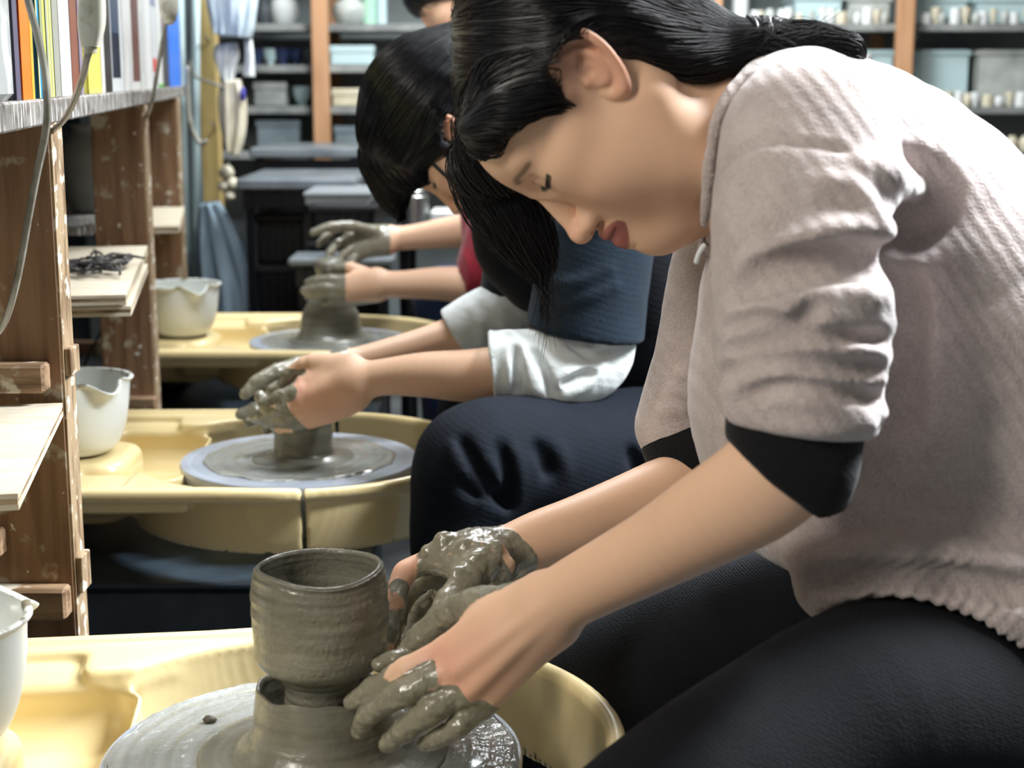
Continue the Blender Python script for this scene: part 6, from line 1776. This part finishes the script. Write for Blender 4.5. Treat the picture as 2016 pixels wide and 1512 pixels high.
tl = [spline([tie2+rs.randn(3)*.006, P(1000, 80, Ym-.02)+rs.randn(3)*.012, P(1060, 180, Ym-.05)+rs.randn(3)*.018, P(1090, 300, Ym-.07)+rs.randn(3)*.02], 16) for _ in range(260)]
sv, sq = strands_to_mesh(np.array(wis+tl), .0006); vv.append(sv); qq.append(sq+off)
link('hair', quad_mesh('hair', np.concatenate(vv), np.concatenate(qq)), M['hair2'], root2)
b = MB(); pts = [tie2+np.array([.004*math.sin(2*t), .017*math.cos(t), .017*math.sin(t)]) for t in np.linspace(0, 6.2832, 25)]; b.tube(pts, .006, 8)
M['tie'] = mat('violet_black_hair_tie', (40, 34, 48), .8); b.build('hair_tie', M['tie'], root2, smooth=True)

# ------------------------------------------------------------------ third person (farthest wheel)
root3 = thing('person', 'farthest person: crimson sleeves pushed up, clay-covered hands cupping the cone of clay, dark hair', 'person', (.0, 3.4, 0))
Yt = 3.42
parts3 = []
def arm3(rws, mets, fing, th, lo, hi, clayx):
    F = Field(lo, hi, .0034)
    F.chain(rows(*rws), k=.01, n=20, sy=((0, 1, 0), .9))
    for r in mets: F.chain(rows(*r), k=.022, n=6)
    hand_fingers(F, fing, .006); hand_fingers(F, th, .01)
    v, q = F.mesh_arrays(); v = smooth_verts(v, q, 1, .4)
    px, py = proj(v); c = clayx(px, py, v)
    v = v+vnormals(v, q)*(.0015*fnoise(v, 70, 3)*c)[:, None]
    parts3.append((v, q, np.tile(SK, (len(v), 1)), c))
arm3([(742, 560, 3.26, .0265), (800, 560, 3.25, .029), (860, 558, 3.24, .034), (930, 560, 3.23, .039), (990, 555, 3.25, .042)],
     [[(742, 542, 3.265, .014), (705, 545, 3.27, .013), (682, 552, 3.27, .0115)], [(742, 555, 3.26, .015), (700, 562, 3.262, .014), (675, 568, 3.265, .0115)], [(742, 568, 3.26, .015), (702, 576, 3.262, .0135), (678, 582, 3.265, .011)], [(742, 578, 3.262, .014), (708, 588, 3.27, .012), (688, 594, 3.27, .0105)]],
     [[(682, 552, 3.27, .0112), (650, 550, 3.27, .0104), (625, 552, 3.28, .0095), (606, 556, 3.29, .0082)], [(675, 568, 3.265, .0112), (642, 567, 3.265, .0104), (616, 570, 3.275, .0095), (598, 572, 3.285, .008)],
      [(678, 582, 3.265, .0108), (648, 580, 3.265, .010), (624, 582, 3.275, .009), (606, 584, 3.285, .0078)], [(688, 594, 3.27, .0098), (664, 594, 3.27, .009), (646, 596, 3.28, .0082), (634, 598, 3.285, .0072)]],
     [[(720, 538, 3.285, .0135), (690, 528, 3.295, .012), (665, 528, 3.305, .011), (650, 533, 3.31, .009)]],
     P(560, 660, 3.2)-np.array([.02, .05, .0]), P(1020, 480, 3.3)+np.array([.02, .1, .03]),
     lambda px, py, v: np.maximum(sstep(-px, -690, -670), sstep(py, 588, 600)*sstep(-px, -760, -740)))
arm3([(760, 472, 3.50, .0255), (820, 466, 3.50, .028), (880, 458, 3.49, .034), (950, 450, 3.48, .040), (1020, 440, 3.46, .043)],
     [[(762, 458, 3.50, .014), (720, 452, 3.49, .013), (690, 448, 3.48, .0115)], [(762, 470, 3.49, .015), (720, 468, 3.475, .014), (688, 470, 3.465, .0115)], [(762, 480, 3.485, .015), (722, 484, 3.47, .0135), (694, 490, 3.46, .011)], [(762, 488, 3.485, .014), (728, 496, 3.47, .012), (704, 504, 3.46, .0105)]],
     [[(690, 448, 3.48, .0112), (662, 450, 3.465, .0104), (640, 468, 3.45, .0098), (628, 480, 3.44, .0082)], [(688, 470, 3.465, .0112), (664, 480, 3.45, .0104), (650, 498, 3.43, .0095), (644, 514, 3.42, .008)],
      [(694, 490, 3.46, .0108), (676, 502, 3.44, .010), (668, 516, 3.42, .009), (664, 528, 3.41, .0078)], [(704, 504, 3.46, .0098), (694, 514, 3.44, .009), (688, 524, 3.42, .0082), (684, 532, 3.41, .0072)]],
     [[(735, 456, 3.47, .0135), (690, 445, 3.44, .0115), (650, 447, 3.42, .0105), (616, 458, 3.41, .0086)]],
     P(560, 600, 3.35)-np.array([.02, .02, .0]), P(1060, 400, 3.5)+np.array([.02, .08, .03]),
     lambda px, py, v: sstep(-px, -778, -758))
H3 = Frame((0, 0, 0), (-.62, 0, .78), (-.78, 0, -.62), yaw=math.radians(-6), sc=1.03)
H3.O = P(905, -5, Yt)
F = Field(H3.O-.17, H3.O+np.array([.22, .16, .17]), .0042)
head_field(F, H3, full=True)
F.chain([tuple(H3.p(0, -.03, -.05))+(.056,), tuple(P(990, 110, Yt))+(.058,), tuple(P(1020, 160, Yt))+(.065,)], k=.03, n=6)
v, q = F.mesh_arrays(); v = smooth_verts(v, q, 1, .4); parts3.append((v, q, head_tint(v, H3, eyes=False), np.zeros(len(v))))
F = Field((-.05, 3.18, .45), (.50, 3.68, 1.12), .012)
F.chain(rows((1000, 150, Yt, .07), (1080, 260, Yt, .085), (1130, 420, Yt, .09), (1150, 560, Yt, .095)), k=.02, n=8, sy=((0, 1, 0), 1.2))
v, q = F.mesh_arrays(); parts3.append((v, q, np.tile(SK, (len(v), 1)), np.zeros(len(v))))
join_parts('body', parts3, M['skin'], root3)
F = Field((-.12, 3.12, .38), (.52, 3.74, 1.16), .006)
F.chain(rows((990, 170, Yt, .085), (1070, 270, Yt, .115), (1120, 420, Yt, .125), (1150, 580, Yt, .13)), k=.02, n=12, sy=((0, 1, 0), 1.25))
F.chain(rows((1020, 250, 3.25, .065), (990, 400, 3.235, .062), (955, 520, 3.235, .058), (938, 548, 3.235, .050)), k=.03, n=12)
F.chain(rows((1000, 250, 3.58, .065), (980, 360, 3.53, .062), (960, 430, 3.50, .056)), k=.03, n=12)
F.chain(rows((950, 420, 3.38, .05), (960, 500, 3.34, .05)), k=.04, n=4)
for a, r in (([(915, 500), (930, 530), (925, 570)], .007), ([(935, 485), (950, 520), (945, 560)], .008)): fold(F, a, r, .014)
F.cone(P(870, 558, 3.235), P(912, 558, 3.235), .04, .038, .004, 's')
cloth_part('shirt', F, M['red'], root3, 'crimson shirt with pushed-up sleeves', disp=lambda v: .003*fnoise(v, 16, 3))
F = Field(H3.O-.2, H3.O+np.array([.24, .17, .2]), .005)
F.ell(H3.p(0, -.016, .034), (.084, .100, .09), H3.R); F.ell(H3.p(0, .03, .05), (.072, .07, .058), H3.R, .02)
F.chain([tuple(H3.p(0, -.06, .0))+(.066,), tuple(H3.p(0, -.08, -.07))+(.05,)], k=.03, n=5)
F.ell(H3.p(0, -.02, -.03), (.076, .06, .05), H3.R, .02)
F.ell(H3.p(0, .125, -.040), (.09, .068, .075), H3.R, .012, 's')
rv, rq = F.mesh_arrays(); rv = smooth_verts(rv, rq, 2, .5)
st = surf_points(rv, rq, np.ones(len(rv), bool), 900, 24); tg = H3.p(0, -.09, -.06)
sv, sq = strands_to_mesh(make_hair(F, st, tg, 14, .016, .0006, 25, .6, .002), .0009)
link('hair', quad_mesh('hair', np.concatenate([rv, sv]), np.concatenate([rq, sq+len(rv)])), M['hair2'], root3)
F = Field((-.28, 3.10, .03), (.55, 3.80, .72), .008)
F.chain(rows((1180, 660, 3.30, .115), (1060, 680, 3.26, .095), (960, 690, 3.22, .08)), k=.03, n=10)
k3 = P(960, 690, 3.22); F.chain([tuple(k3)+(.08,), (k3[0], 3.2, .3, .065), (k3[0], 3.2, .1, .05)], k=.03, n=8)
F.chain(rows((1180, 640, 3.55, .105), (1000, 600, 3.62, .09), (880, 590, 3.66, .075)), k=.03, n=10)
k4 = P(880, 590, 3.66); F.chain([tuple(k4)+(.075,), (k4[0], 3.67, .3, .065), (k4[0], 3.67, .1, .05)], k=.03, n=8)
F.ell(P(1180, 640, 3.42), (.14, .19, .12), None, .05)
M['bluejean'] = knit_material('blue_denim', (34, 52, 92), (26, 40, 74), .2, 800)
cloth_part('jeans', F, M['bluejean'], root3)
for (x, y) in ((k3[0], 3.2), (k4[0], 3.67)):
    Fs = Field((x-.22, y-.06, -.0), (x+.08, y+.06, .14), .006)
    Fs.cone((x+.03, y, .045), (x-.12, y, .035), .034, .030, .01); Fs.cone((x, y, .05), (x, y, .10), .036, .036, .02)
    Fs.box((x-.04, y, -.02), (.3, .1, .0215), 0, None, .0, 's'); cloth_part('shoe', Fs, M['black'], root3)
hp = P(1180, 640, 3.42); stool(hp[0], 3.42, hp[2]-.13, 'round black stool under the farthest person, hidden behind the others')
